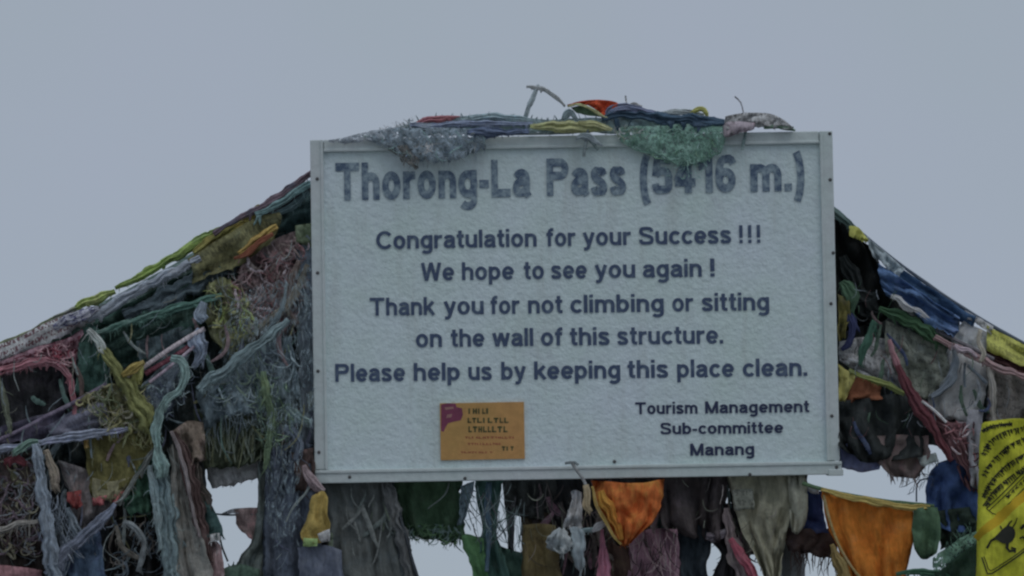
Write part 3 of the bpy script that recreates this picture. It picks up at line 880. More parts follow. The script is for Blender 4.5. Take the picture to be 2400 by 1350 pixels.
flag('dark teal cloth tucked between rope end and board edge, upper left',
     ('cloth', cloth([[(600, 520), (660, 476), (740, 430)], [(610, 560), (670, 530), (740, 500)], [(640, 590), (690, 575), (742, 560)]], .12, folds=3, amp=14, crumple=8, fdir='v', fringe=3), cm((46, 66, 66))),
     ('cloth', bundle([(722, 446, 8), (690, 478, 18), (650, 500, 14), (620, 520, 8)], .06, lobes=3, frays=4), cm((75, 95, 98))))
flag('small yellowish green rag against the left edge of the board',
     ('cloth', cloth([[(690, 528), (736, 522)], [(692, 560), (736, 560)], [(700, 575), (736, 578)]], .06, folds=2, amp=6, fringe=8, fl=14), cm((92, 104, 78))))
flag('crinkled dusty pink flag torn into curls beside the board',
     ('cloth', cloth([[(545, 618), (620, 570), (700, 540)], [(520, 680), (610, 650), (705, 640)], [(560, 770), (640, 770), (695, 760)], [(585, 800), (640, 800), (680, 790)]], .09, folds=5, amp=16, crumple=22, jag=16, holes=.12), cm((112, 96, 96), 'plain', (78, 66, 68))),
     ('tatters', shreds([(540, 618), (625, 565), (728, 535), (722, 700), (690, 770), (620, 790), (560, 770), (520, 690)], 120, d=(.04, .07), L=(26, 80), wd=(4, 10), spread=40, curl=.7, nm=4, keep=.8),
      [cm((124, 104, 104)), cm((112, 80, 82)), cm((100, 88, 84)), cm((132, 120, 124))]))
flag('ribbed beige ends of a torn flag fraying towards the board, low in the pink curls',
     ('cloth', bundle([(722, 620, 10), (690, 690, 18), (650, 740, 24), (610, 770, 16), (585, 800, 8)], .03, lobes=3, frays=6), cm((110, 104, 92))),
     ('cloth', bundle([(700, 760, 8), (672, 720, 16), (680, 670, 20), (700, 610, 10)], .035, lobes=3, frays=6), cm((98, 84, 78))))
flag('olive flag with a bright yellow green edge below the dark green cloth',
     ('cloth', cloth([[(485, 670), (520, 650), (570, 680)], [(480, 730), (540, 740), (600, 750)], [(495, 790), (545, 800), (590, 815)], [(515, 815), (545, 835), (570, 835)]], .055, folds=4, amp=12, crumple=14, jag=12, fringe=8, fl=20), cm((98, 100, 72), 'plain', (124, 128, 58))),
     ('tatters', shreds([(480, 660), (560, 650), (610, 760), (570, 840), (500, 800)], 40, d=(.02, .05), L=(25, 55), spread=40, curl=.8, nm=3), [cm((118, 118, 70)), cm((90, 90, 76)), cm((120, 132, 72))]))
# pink rope and dark hollow, far left
flag('pink twisted scarf arching over a dark hollow at the far left',
     ('cloth', bundle([(-160, 925, 22), (-40, 884, 22), (20, 866, 22), (80, 850, 22), (130, 852, 18), (160, 880, 14), (172, 930, 12), (176, 985, 8)], .03, lobes=3, frays=6, fl=16), cm((140, 92, 100), 'plain', (120, 100, 104))),
     ('cloth', bundle([(140, 850, 8), (175, 860, 12), (190, 900, 12), (188, 960, 10), (182, 1010, 6)], .04, lobes=3, frays=8), cm((92, 78, 74))))
flag('rose coloured printed flag bunched above the pink scarf',
     ('cloth', cloth([[(-160, 900), (0, 848), (90, 812), (160, 790), (190, 770)], [(-160, 925), (0, 880), (90, 850), (160, 840), (190, 830)]], .05, folds=5, amp=12, crumple=12, jag=10, fdir='u'), cm((118, 88, 96), 'printred', (88, 74, 82))),
     ('tatters', shreds([(70, 818), (150, 800), (178, 830), (180, 870), (140, 856), (80, 850)], 30, d=(.01, .03), L=(14, 34), wd=(3, 6), spread=80, curl=1.0, nm=2), [cm((150, 112, 116)), cm((120, 60, 70))]))
flag('dark plum brown flag hanging slack inside the hollow at far left',
     ('cloth', cloth([[(-160, 905), (0, 868), (100, 850), (185, 850)], [(-160, 960), (0, 950), (100, 940), (185, 950)], [(-160, 1030), (0, 1040), (110, 1010), (200, 985)]], .14, folds=4, amp=16, crumple=12), cm((58, 58, 60), 'plain', (50, 46, 56))))
flag('greenish thread fringed rag hanging at the left picture edge',
     ('cloth', bundle([(-6, 880, 12), (8, 930, 18), (18, 980, 14), (26, 1020, 8)], .02, lobes=3, frays=12, fl=18), cm((95, 100, 84))))
flag('narrow bottle green drape hanging straight between scarf and yellow strap',
     ('cloth', cloth([[(186, 772), (215, 762), (246, 790)], [(182, 840), (215, 840), (250, 850)], [(178, 925), (215, 925), (255, 930)]], .055, folds=3, amp=12, crumple=6, fringe=4), cm((56, 84, 76), 'plain', (44, 62, 60))))
flag('yellow green strap hanging diagonally, pale green at its upper end',
     ('cloth', bundle([(206, 772, 10), (226, 792, 20), (242, 822, 20)], .0, lobes=3, frays=4), cm((135, 155, 135))),
     ('cloth', bundle([(238, 812, 14), (262, 850, 24), (292, 895, 34), (325, 945, 46), (352, 1000, 34), (366, 1030, 14)], .0, lobes=3, frays=7, fl=20), cm((108, 110, 62), 'plain', (92, 96, 60))))
flag('small bright lime rag tied to the pink cord, middle of the left side',
     ('cloth', cloth([[(310, 868), (338, 848)], [(308, 890), (338, 878)], [(316, 902), (332, 900)]], -.005, folds=1, amp=6, fringe=8, fl=10), cm((150, 172, 66), 'plain', (160, 168, 80))),
     ('knot', bundle([(285, 880, 10), (310, 866, 18), (338, 848, 10)], -.015, lobes=3), cm((128, 112, 50))))
flag('pale pink cord with a dark red strand above the grey blue knot',
     ('cord', tube([(296, 884), (340, 858), (395, 820), (440, 792), (480, 770)], 5.5, -.0), cm((150, 132, 134))),
     ('cord', tube([(340, 876), (380, 852), (420, 828), (450, 806)], 6, .01), cm((104, 56, 66))),
     ('cord', tube([(350, 896), (400, 858), (455, 812)], 4, .0), cm((130, 116, 126))))
flag('khaki flag crumpled where strap and diagonal ropes cross',
     ('cloth', cloth([[(190, 935), (250, 900), (330, 905)], [(200, 960), (260, 950), (345, 960)], [(240, 1005), (300, 1010), (365, 1012)]], .03, folds=4, amp=14, crumple=16, jag=12, fringe=10, fl=26), cm((96, 94, 64), 'plain', (74, 76, 58))),
     ('tatters', shreds([(170, 935), (260, 895), (350, 900), (375, 1010), (240, 1010)], 70, d=(-.01, .03), L=(22, 60), wd=(3, 7), spread=50, curl=.8, nm=3), [cm((118, 114, 76)), cm((84, 92, 66)), cm((124, 120, 104))]))
flag('silvery grey crumpled flag left of the light green twisted ribbon',
     ('cloth', cloth([[(335, 905), (380, 860), (440, 830)], [(340, 950), (385, 920), (440, 880)], [(350, 985), (390, 965), (430, 930)]], .03, folds=4, amp=14, crumple=18, jag=10, fringe=6), cm((96, 108, 116), 'print', (66, 76, 84))),
     ('tatters', shreds([(330, 900), (440, 830), (470, 900), (400, 985), (345, 980)], 45, d=(0, .03), L=(20, 50), wd=(3, 6), spread=60, curl=.9, nm=2), [cm((125, 140, 145)), cm((70, 78, 92))]))
flag('blue white knotted cloth hanging under the diagonal cord, left centre',
     ('cloth', bundle([(478, 708, 16), (468, 735, 30), (480, 752, 20)], .0, lobes=4, rough=.35, frays=8, fl=12), cm((118, 130, 148))),
     ('cloth', bundle([(470, 770, 18), (464, 800, 32), (470, 835, 30), (452, 860, 16)], .01, lobes=4, rough=.35, frays=10, fl=18), cm((118, 128, 150), 'plain', (60, 66, 90))))
flag('pale mint ribbon twisting down in an S through the left drapery',
     ('cloth', bundle([(400, 838, 10), (424, 848, 16), (434, 878, 16), (424, 912, 17), (392, 940, 18), (372, 975, 20), (368, 1020, 26), (372, 1080, 34), (380, 1120, 30)], -.03, lobes=3, twist=4, frays=7, fl=16), cm((108, 130, 126), 'plain', (88, 108, 106))))
flag('grey green flag twisted into a long vertical hank below the mint ribbon',
     ('cloth', bundle([(372, 1060, 22), (384, 1130, 40), (394, 1200, 44), (402, 1290, 46), (410, 1400, 48), (420, 1560, 30)], .0, lobes=4, twist=2, frays=4, rough=.28), cm((96, 112, 114), 'plain', (80, 90, 96))),
     ('cloth', bundle([(352, 1090, 10), (360, 1150, 22), (372, 1220, 16), (376, 1290, 8)], -.01, lobes=3, frays=5), cm((112, 128, 130))))
flag('light blue grey flag draped like a tent left of the board, fringed below',
     ('cloth', cloth([[(468, 905), (520, 868), (575, 836), (620, 800), (680, 790)], [(466, 950), (530, 920), (590, 890), (650, 860), (695, 850)], [(480, 1000), (540, 975), (600, 965), (660, 950), (705, 930)]], .02, folds=4, amp=18, crumple=14, jag=12, fringe=16, fl=46), cm((92, 106, 112), 'plain', (70, 82, 88))),
     ('cloth', bundle([(464, 915, 18), (510, 880, 26), (550, 850, 28), (600, 812, 22), (640, 780, 20), (675, 748, 12)], -.025, lobes=3, twist=3, frays=9, fl=22), cm((98, 114, 116), 'plain', (80, 94, 98))),
     ('tatters', shreds([(545, 850), (620, 790), (690, 790), (700, 900), (620, 960), (520, 980), (480, 930)], 60, d=(-.02, .01), L=(28, 74), wd=(2.5, 6), spread=38, curl=.7, nm=3), [cm((120, 134, 138)), cm((84, 96, 104)), cm((96, 112, 96))]))
flag('moss green threads hanging over the blue grey tent flag near the board',
     ('cloth', bundle([(618, 870, 12), (622, 920, 22), (636, 980, 16), (628, 1050, 16), (620, 1100, 8)], -.02, lobes=3, frays=16, fl=26), cm((84, 102, 78), 'plain', (100, 112, 72))),
     ('loose_threads', shreds([(590, 880), (670, 870), (690, 1010), (650, 1060), (600, 1040)], 45, d=(-.03, 0), L=(24, 60), wd=(2, 4), spread=25, curl=.6, nm=2), [cm((96, 116, 88)), cm((70, 90, 80))]))
flag('pale green twist running to the lower left board edge',
     ('cloth', bundle([(668, 948, 8), (688, 970, 20), (712, 984, 16), (732, 990, 8)], .0, lobes=3, frays=8), cm((98, 116, 112))),
     ('cloth', bundle([(652, 1000, 10), (682, 1010, 20), (700, 1040, 22), (694, 1080, 12)], .0, lobes=3, frays=6), cm((84, 92, 104))))
flag('dark olive flag with vertical streaks above the sky gap on the left',
     ('cloth', cloth([[(455, 960), (560, 960), (690, 940)], [(462, 1020), (560, 1030), (680, 1020)], [(478, 1098), (570, 1094), (618, 1082)]], .07, folds=7, amp=12, crumple=7, jag=5), cm((72, 80, 62), 'plain', (58, 60, 44))),
     ('loose_threads', shreds([(470, 985), (600, 985), (620, 1080), (480, 1085)], 46, d=(.03, .05), L=(40, 80), wd=(3, 6), spread=6, curl=.1, nm=2), [cm((96, 104, 92)), cm((84, 88, 64))]))
flag('brown pink crumpled rag above the beige drape, left centre',
     ('cloth', cloth([[(405, 1010), (440, 985), (475, 990)], [(408, 1040), (445, 1035), (480, 1040)], [(430, 1090), (460, 1085), (482, 1080)]], .01, folds=3, amp=14, crumple=14, jag=10, fringe=6), cm((104, 92, 80), 'plain', (128, 108, 108))))
flag('dark yellow green flag filling the middle left, edged gold at its corner',
     ('cloth', cloth([[(192, 1018), (250, 1012), (320, 1008), (372, 1012)], [(200, 1050), (260, 1055), (330, 1050), (366, 1045)], [(208, 1130), (260, 1140), (310, 1132), (352, 1090)], [(212, 1162), (255, 1172), (290, 1160), (330, 1120)]], .03, folds=2, amp=8, crumple=8, jag=6, fringe=5, fl=14), cm((88, 84, 44), 'plain', (66, 64, 36))),
     ('hem', cloth([[(196, 1012), (204, 1012)], [(198, 1050), (208, 1050)]], .01, folds=1, amp=2, crumple=2, jag=2, side=1, res=5), cm((140, 112, 48))),
     ('fringe', cloth([[(214, 1120), (260, 1128), (300, 1118)], [(216, 1166), (255, 1172), (285, 1160)]], .015, folds=4, amp=5, crumple=5, jag=7, fringe=14, fl=14), cm((108, 104, 78))),
     ('loose_threads', shreds([(240, 985), (375, 985), (372, 1050), (260, 1046)], 40, d=(-.01, .02), L=(22, 46), wd=(3, 6), spread=14, curl=.4, nm=2), [cm((116, 112, 70)), cm((100, 104, 66))]))
flag('red and salmon scraps just under the dark yellow flag',
     ('cloth', cloth([[(158, 1155), (192, 1150)], [(160, 1175), (190, 1185)], [(170, 1190), (186, 1194)]], .01, folds=3, amp=8, jag=8), cm((132, 62, 60))),
     ('cloth', cloth([[(212, 1165), (248, 1160)], [(220, 1180), (246, 1182)]], .01, folds=2, amp=6, jag=8), cm((160, 78, 80))),
     ('cloth', cloth([[(270, 1160), (296, 1148)], [(262, 1184), (284, 1172)]], .01, folds=2, amp=6, jag=8), cm((150, 82, 80))))
flag('washed out mauve flag hanging below the red scraps',
     ('cloth', cloth([[(140, 1080), (200, 1100), (290, 1165)], [(160, 1170), (210, 1190), (280, 1185)], [(180, 1240), (220, 1240), (262, 1225)]], .05, folds=4, amp=14, crumple=12, jag=12, fringe=4), cm((104, 98, 98), 'plain', (118, 98, 94))))
flag('lavender strip stretched sideways on a cord, left below the dark hollow',
     ('cloth', bundle([(-120, 1095, 14), (0, 1058, 22), (60, 1046, 18), (100, 1036, 14), (160, 1024, 22), (220, 1016, 18), (300, 1006, 10)], .0, lobes=3, frays=5, fl=14), cm((116, 122, 136), 'plain', (112, 108, 132))),
     ('cloth', bundle([(30, 1062, 10), (60, 1044, 16), (90, 1034, 8)], -.015, lobes=3, frays=4), cm((98, 124, 112))))
flag('dull purple cord and rag rising from left edge towards the khaki flag',
     ('cord', tube([(-200, 1120), (0, 1030), (60, 1002), (110, 975), (180, 940), (250, 900)], 5, .02), cm((92, 82, 98))),
     ('cloth', cloth([[(-140, 1050), (0, 1000), (110, 970), (150, 960)], [(-140, 1080), (0, 1045), (100, 1030), (150, 1015)]], .06, folds=3, amp=10, crumple=8, fdir='v', fringe=3), cm((72, 68, 84))))
flag('soft grey lavender cloth stretched diagonally above the lavender strip',
     ('cloth', cloth([[(105, 1000), (180, 958), (240, 935)], [(120, 1020), (200, 1000), (255, 975)], [(140, 1026), (200, 1018), (250, 1008)]], .03, folds=3, amp=10, crumple=12, fdir='v', jag=6, fringe=4), cm((98, 98, 112), 'plain', (70, 76, 84))))
flag('whitish narrow cloth hanging straight down at the far lower left',
     ('cloth', bundle([(82, 1040, 16), (92, 1090, 26), (100, 1160, 28), (112, 1240, 32), (122, 1320, 38), (130, 1440, 40)], -.02, lobes=3, twist=1.5, frays=6, fl=20), cm((112, 122, 132), 'plain', (94, 100, 108))),
     ('loose_threads', shreds([(110, 1140), (150, 1150), (190, 1300), (150, 1360), (120, 1330)], 30, d=(-.02, .01), L=(50, 110), wd=(3, 6), spread=14, curl=.3, nm=2), [cm((100, 108, 118)), cm((76, 84, 92))]))
flag('crumpled brown and cream rags heaped in the lower left corner',
     ('cloth', cloth([[(-120, 1080), (0, 1066), (85, 1058)], [(-120, 1180), (0, 1170), (92, 1160)], [(-120, 1290), (0, 1290), (105, 1280)], [(-120, 1440), (0, 1430), (110, 1420)]], .09, folds=4, amp=20, crumple=26, jag=8), cm((66, 60, 56), 'plain', (54, 46, 48))),
     ('tatters', shreds([(-40, 1066), (84, 1060), (108, 1300), (-40, 1300)], 120, d=(.0, .06), L=(26, 66), wd=(4, 9), spread=60, curl=1.0, nm=4), [cm((112, 108, 88)), cm((84, 72, 80)), cm((64, 52, 50)), cm((96, 100, 104))]),
     ('cloth', bundle([(-60, 1252, 16), (0, 1244, 18), (40, 1228, 14), (90, 1222, 10)], .0, lobes=3, frays=10, fl=30), cm((118, 114, 108))))
flag('faded pink cloth lying at the very bottom of the left corner',
     ('cloth', cloth([[(-120, 1325), (0, 1325), (100, 1335)], [(-120, 1430), (0, 1430), (105, 1430)]], .0, folds=2, amp=10, crumple=10, jag=10), cm((120, 84, 88))))
flag('dark red rag caught on the brown heap at left edge',
     ('cloth', bundle([(10, 1082, 10), (34, 1074, 18), (62, 1086, 12)], .0, lobes=4, frays=8, fl=14), cm((98, 48, 54))))
flag('cream torn ribbon beside the narrow whitish cloth',
     ('cloth', bundle([(108, 1054, 10), (118, 1086, 18), (128, 1120, 22), (122, 1150, 10)], -.005, lobes=3, frays=8, fl=18), cm((128, 118, 104), 'plain', (98, 86, 98))))
flag('steel blue flag hanging low left, crossing grey twists above it',
     ('cloth', cloth([[(120, 1300), (180, 1270), (235, 1240)], [(130, 1340), (190, 1320), (240, 1290)], [(120, 1450), (190, 1450), (260, 1440)]], .03, folds=3, amp=12, crumple=10), cm((62, 80, 100), 'plain', (60, 60, 90))),
     ('cloth', bundle([(112, 1350, 30), (150, 1300, 28), (190, 1262, 26), (235, 1222, 22), (270, 1180, 12)], -.01, lobes=3, twist=3, frays=5), cm((98, 104, 118), 'plain', (78, 84, 94))),
     ('cloth', bundle([(158, 1190, 10), (176, 1230, 24), (192, 1270, 18)], .0, lobes=3, frays=5), cm((88, 98, 106))))
flag('dark green triangular flag strung between yellow flag and grey hank',
     ('cloth', cloth([[(300, 1140), (330, 1090), (362, 1052)], [(290, 1180), (330, 1150), (368, 1120)], [(300, 1200), (335, 1200), (372, 1200)]], .02, folds=4, amp=14, crumple=8, jag=14, fringe=8, fl=28), cm((48, 78, 62), 'plain', (40, 60, 56))),
     ('hem', bundle([(278, 1185, 8), (315, 1125, 14), (345, 1080, 12), (366, 1046, 8)], .0, lobes=2, frays=3), cm((92, 96, 92))))
flag('blackish inner cloth with pale curling threads, lower left centre',
     ('cloth', cloth([[(270, 1180), (330, 1170), (400, 1160)], [(250, 1280), (320, 1270), (400, 1270)], [(230, 1440), (320, 1440), (410, 1440)]], .1, folds=4, amp=20, crumple=16), cm((44, 44, 44), 'plain', (58, 52, 48))),
     ('cloth', bundle([(290, 1222, 8), (318, 1240, 14), (338, 1270, 16), (332, 1312, 12), (322, 1340, 8)], .0, lobes=3, frays=8, fl=20), cm((102, 108, 110))),
     ('cloth', bundle([(272, 1232, 8), (284, 1278, 12), (306, 1300, 12), (330, 1310, 8)], .01, lobes=3, frays=6, fl=18), cm((98, 94, 86))),
     ('loose_threads', shreds([(260, 1200), (390, 1190), (400, 1370), (240, 1370)], 40, d=(.0, .06), L=(40, 80), wd=(3, 6), spread=50, curl=.8, nm=2), [cm((70, 80, 88)), cm((84, 78, 72))]))
flag('long beige drape left of the lower sky gap, widening downwards',
     ('cloth', cloth([[(398, 1050), (415, 1030), (432, 1036)], [(400, 1140), (425, 1140), (446, 1140)], [(402, 1250), (440, 1250), (474, 1250)], [(410, 1440), (460, 1440), (512, 1400)]], .0, folds=2, amp=12, crumple=7), cm((112, 110, 104), 'plain', (92, 98, 96))))
flag('dark maroon flag rolled into a long strip beside the left sky gap',
     ('cloth', bundle([(408, 1012, 10), (430, 1060, 26), (448, 1130, 34), (462, 1190, 34), (478, 1250, 26), (492, 1320, 14)], -.005, lobes=4, twist=.6, rough=.2, frays=2), cm((72, 56, 54), 'plain', (98, 84, 80))),
     ('cloth', bundle([(402, 1010, 8), (424, 1070, 10), (440, 1130, 10), (452, 1200, 8), (470, 1260, 6)], -.03, lobes=2), cm((112, 102, 102))),
     ('cloth', bundle([(440, 1044, 10), (458, 1100, 24), (478, 1150, 26), (490, 1200, 16)], .01, lobes=4, rough=.3, frays=3), cm((64, 60, 54), 'plain', (96, 82, 80))))
flag('short teal flag with a pale mint fringe at the edge of the left gap',
     ('cloth', cloth([[(478, 1175), (498, 1185)], [(480, 1215), (512, 1215)], [(484, 1262), (520, 1254)]], .0, folds=2, amp=8, crumple=6, jag=5, fringe=20, fl=14), cm((48, 72, 70))),
     ('fringe', cloth([[(484, 1256), (520, 1248)], [(488, 1274), (518, 1266)]], -.005, folds=3, amp=3, crumple=3, jag=5, fringe=18, fl=12), cm((138, 160, 142))))
flag('rose brown cloth end at the bottom of the left sky gap',
     ('cloth', cloth([[(480, 1275), (505, 1268)], [(482, 1310), (520, 1306)], [(480, 1420), (530, 1420)]], .01, folds=2, amp=8, crumple=6), cm((128, 104, 104), 'plain', (152, 140, 138))))
flag('grey white flag with a toothed hem hanging across the left sky gap',
     ('cloth', cloth([[(478, 1080), (550, 1080), (625, 1075)], [(486, 1110), (550, 1110), (625, 1096)], [(496, 1146), (550, 1138), (600, 1120), (625, 1118)]], .11, folds=3, amp=6, crumple=5, jag=7, fringe=9, fl=10), cm((140, 146, 154), 'plain', (110, 120, 116))))
flag('brown pink flag on a thin wire across the left sky gap',
     ('cord', tube([(500, 1204), (535, 1207), (570, 1206), (640, 1204)], 2.2, .09), cm((70, 80, 84))),
     ('cloth', cloth([[(548, 1196), (580, 1192), (640, 1186)], [(556, 1230), (580, 1225), (640, 1220)], [(576, 1252), (592, 1262), (640, 1262)]], .08, folds=2, amp=8, crumple=7, jag=6), cm((112, 96, 94), 'plain', (138, 92, 96))),
     ('cloth', cloth([[(518, 1204), (545, 1193), (572, 1190)], [(522, 1206), (545, 1204), (572, 1206)]], .085, folds=1, amp=3, crumple=3, jag=2, side=1, res=6), cm((104, 108, 114))))
flag('thin dark cord hanging loose in the left sky gap',
     ('cord', tube([(505, 1205), (512, 1240), (520, 1280), (534, 1316)], 2.2, .08), cm((60, 66, 68))), name='loose_string', cat='string')
flag('greyish green cloth forming the right side of the left sky gap',
     ('cloth', cloth([[(604, 1085), (630, 1070), (660, 1070)], [(604, 1180), (630, 1180), (660, 1180)], [(590, 1270), (625, 1270), (660, 1270)], [(560, 1316), (600, 1320), (665, 1320)], [(530, 1440), (600, 1440), (665, 1440)]], .07, folds=2, amp=10, crumple=8, jag=4, side=3), cm((84, 92, 88), 'plain', (70, 80, 84))))
flag('dark green rag at the bottom under the left sky gap',
     ('cloth', cloth([[(512, 1335), (560, 1322), (610, 1335)], [(512, 1440), (560, 1440), (620, 1440)]], .03, folds=3, amp=10, crumple=8, jag=8, fringe=5, fedge='t', fl=10), cm((60, 80, 68))))
flag('long slate blue flag hanging in deep pleats just left of the board',
     ('cloth', cloth([[(625, 1060), (670, 1040), (735, 1040)], [(620, 1150), (680, 1150), (740, 1150)], [(618, 1260), (680, 1260), (752, 1260)], [(615, 1440), (690, 1440), (765, 1440)]], .04, folds=4, amp=18, crumple=8, side=3), cm((68, 76, 88), 'plain', (56, 62, 74))))
flag('rusty brown rag stuffed beside the lower left corner of the board',
     ('cloth', cloth([[(685, 1060), (735, 1050)], [(690, 1110), (738, 1110)], [(695, 1150), (745, 1150)]], .02, folds=3, amp=12, crumple=14, jag=12, fringe=5), cm((70, 58, 54), 'plain', (110, 82, 80))),
     ('cloth', bundle([(712, 1090, 10), (724, 1115, 16), (742, 1140, 18), (760, 1152, 8)], -.01, lobes=4, rough=.35, frays=8, fl=12), cm((128, 112, 114))))
flag('pale grey shroud running down the whole left edge of the board',
     ('cloth', cloth([[(694, 560), (715, 548), (750, 540)], [(692, 700), (715, 700), (750, 700)], [(700, 850), (720, 850), (750, 850)], [(706, 1040), (725, 1040), (750, 1040)]], .075, folds=1.5, amp=10, crumple=5, side=4, jag=3), cm((100, 110, 120), 'plain', (82, 96, 100))))
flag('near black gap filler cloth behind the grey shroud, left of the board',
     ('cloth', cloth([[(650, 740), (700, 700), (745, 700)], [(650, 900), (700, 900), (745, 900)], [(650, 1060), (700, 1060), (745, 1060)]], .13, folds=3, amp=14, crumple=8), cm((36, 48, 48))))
# deep background cloth of the left side
flag('heavy dark grey green flags packed behind the whole left drapery',
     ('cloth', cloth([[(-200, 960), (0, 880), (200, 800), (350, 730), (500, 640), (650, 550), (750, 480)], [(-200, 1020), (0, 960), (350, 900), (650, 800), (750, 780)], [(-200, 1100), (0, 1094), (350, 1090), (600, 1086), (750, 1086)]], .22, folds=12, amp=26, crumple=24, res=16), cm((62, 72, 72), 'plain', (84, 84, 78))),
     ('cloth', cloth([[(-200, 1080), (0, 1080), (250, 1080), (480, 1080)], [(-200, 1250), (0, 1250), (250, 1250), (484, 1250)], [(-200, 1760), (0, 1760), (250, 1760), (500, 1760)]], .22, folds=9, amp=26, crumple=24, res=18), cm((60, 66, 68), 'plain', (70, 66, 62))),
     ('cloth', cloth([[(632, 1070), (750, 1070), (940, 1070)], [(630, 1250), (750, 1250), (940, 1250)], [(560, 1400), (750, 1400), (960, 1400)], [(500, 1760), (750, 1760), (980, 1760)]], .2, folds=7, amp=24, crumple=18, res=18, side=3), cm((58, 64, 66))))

# ------------------------------------------------------------------ below the board
MOTT, CRUMP = 0.5, 0.55
YOFF = .085       # these hang from behind the lower rail
YOFF = -.02
flag('mustard flag with a lime and white lower corner, hanging below the left board corner',
     ('cloth', cloth([[(732, 1160), (755, 1150), (766, 1165)], [(722, 1200), (748, 1200), (768, 1205)], [(706, 1250), (740, 1255), (774, 1252)], [(712, 1272), (740, 1276), (772, 1266)]], -.02, folds=2, amp=8, crumple=6, jag=4), cm((138, 118, 50), 'plain', (112, 98, 56))),
     ('fringe', cloth([[(712, 1258), (745, 1262)], [(712, 1278), (744, 1280)]], -.03, folds=1, amp=3, crumple=3, jag=2), cm((122, 146, 84))),
     ('fringe', cloth([[(742, 1250), (772, 1240)], [(750, 1272), (774, 1268)]], -.03, folds=1, amp=3, crumple=3, jag=3), cm((160, 164, 158))))
YOFF = .085
flag('broad ash grey flag hanging flat under the left part of the board',
     ('cloth', cloth([[(742, 1120), (840, 1118), (915, 1116)], [(764, 1200), (845, 1200), (925, 1200)], [(770, 1290), (850, 1290), (930, 1290)], [(760, 1450), (850, 1450), (960, 1450)]], .0, folds=3, amp=12, crumple=8, side=3, wind=.2), cm((80, 84, 82), 'plain', (70, 80, 84))))
YOFF = .0
flag('blue grey cloth in the bottom left under the ash grey flag edge',
     ('cloth', cloth([[(700, 1282), (760, 1278), (800, 1290)], [(700, 1440), (760, 1440), (810, 1440)]], -.02, folds=2, amp=8, crumple=6), cm((78, 84, 98))))
YOFF = .085
flag('grey flag rolled into a slanting strip left of the lower white gap',
     ('cloth', bundle([(895, 1120, 18), (915, 1170, 32), (932, 1230, 34), (948, 1290, 34), (968, 1370, 34), (990, 1460, 20)], -.02, lobes=3, twist=.4, rough=.15), cm((82, 84, 84), 'plain', (54, 56, 60))),
     ('cord', tube([(934, 1200), (952, 1260), (968, 1320), (985, 1370)], 4, -.035), cm((48, 52, 56))))
flag('dark green flag with a ragged leafy hem under the board',
     ('cloth', cloth([[(920, 1112), (1000, 1110), (1086, 1108)], [(930, 1180), (1000, 1180), (1080, 1180)], [(950, 1250), (1000, 1262), (1050, 1268), (1090, 1262)]], .05, folds=3, amp=12, crumple=12, jag=14, fringe=14, fl=24), cm((54, 76, 54), 'plain', (46, 52, 44))),
     ('loose_threads', shreds([(950, 1225), (1090, 1225), (1090, 1285), (960, 1270)], 40, d=(.03, .05), L=(16, 36), wd=(3, 7), spread=45, curl=.6, nm=2), [cm((70, 98, 66)), cm((78, 96, 92))]))
flag('net like teal strip framing the small triangular gap under the board',
     ('cloth', cloth([[(1080, 1140), (1112, 1128)], [(1074, 1180), (1098, 1180)], [(1076, 1232), (1086, 1234)]], .02, folds=2, amp=6, crumple=6, jag=6, fringe=6, fedge='r', fl=10), cm((92, 108, 116), 'print')))
flag('deep teal flag hanging in tight pleats right of the triangular gap',
     ('cloth', cloth([[(1112, 1118), (1145, 1112), (1180, 1112)], [(1118, 1170), (1140, 1170), (1172, 1170)], [(1130, 1240), (1145, 1245), (1164, 1245)], [(1118, 1300), (1150, 1300), (1180, 1300)], [(1100, 1450), (1150, 1450), (1220, 1450)]], .02, folds=4, amp=12, crumple=8, side=2, fringe=3), cm((56, 86, 78), 'plain', (48, 62, 66))),
     ('cloth', bundle([(1146, 1130, 12), (1142, 1200, 16), (1146, 1260, 12), (1140, 1340, 8)], -.01, lobes=3), cm((62, 84, 98))))
flag('bright leaf green rag sticking out left under the teal flag',
     ('cloth', cloth([[(1078, 1256), (1092, 1252), (1130, 1262)], [(1090, 1290), (1110, 1286), (1140, 1296)], [(1108, 1340), (1120, 1346), (1142, 1350)], [(1120, 1440), (1140, 1440), (1160, 1440)]], .0, folds=3, amp=10, crumple=8, jag=10, fringe=8, fl=16), cm((64, 100, 62), 'plain', (50, 76, 60))))
flag('forest green wrinkled cloth along the bottom below the slit gaps',
     ('cloth', cloth([[(1120, 1258), (1180, 1282), (1240, 1300)], [(1130, 1320), (1200, 1330), (1250, 1330)], [(1140, 1450), (1200, 1450), (1260, 1450)]], .04, folds=4, amp=14, crumple=12, jag=8, side=3), cm((52, 76, 66), 'plain', (66, 90, 86))))
flag('charcoal flag split into strips, narrow slits of sky showing through',
     ('cloth', cloth([[(1176, 1112), (1240, 1110), (1310, 1110)], [(1178, 1150), (1240, 1150), (1310, 1150)], [(1184, 1200), (1240, 1216), (1310, 1216)]], .05, folds=4, amp=14, crumple=9, jag=3, side=2), cm((54, 56, 54))),
     ('cloth', cloth([[(1184, 1190), (1206, 1200)], [(1188, 1245), (1204, 1250)], [(1192, 1290), (1206, 1295)]], .05, folds=1, amp=5, crumple=5, jag=3, side=2), cm((52, 56, 60))),
     ('cloth', cloth([[(1222, 1200), (1300, 1200)], [(1224, 1290), (1300, 1290)], [(1222, 1310), (1300, 1310)]], .06, folds=3, amp=8, crumple=7, side=2), cm((66, 58, 44), 'plain', (50, 44, 38))))
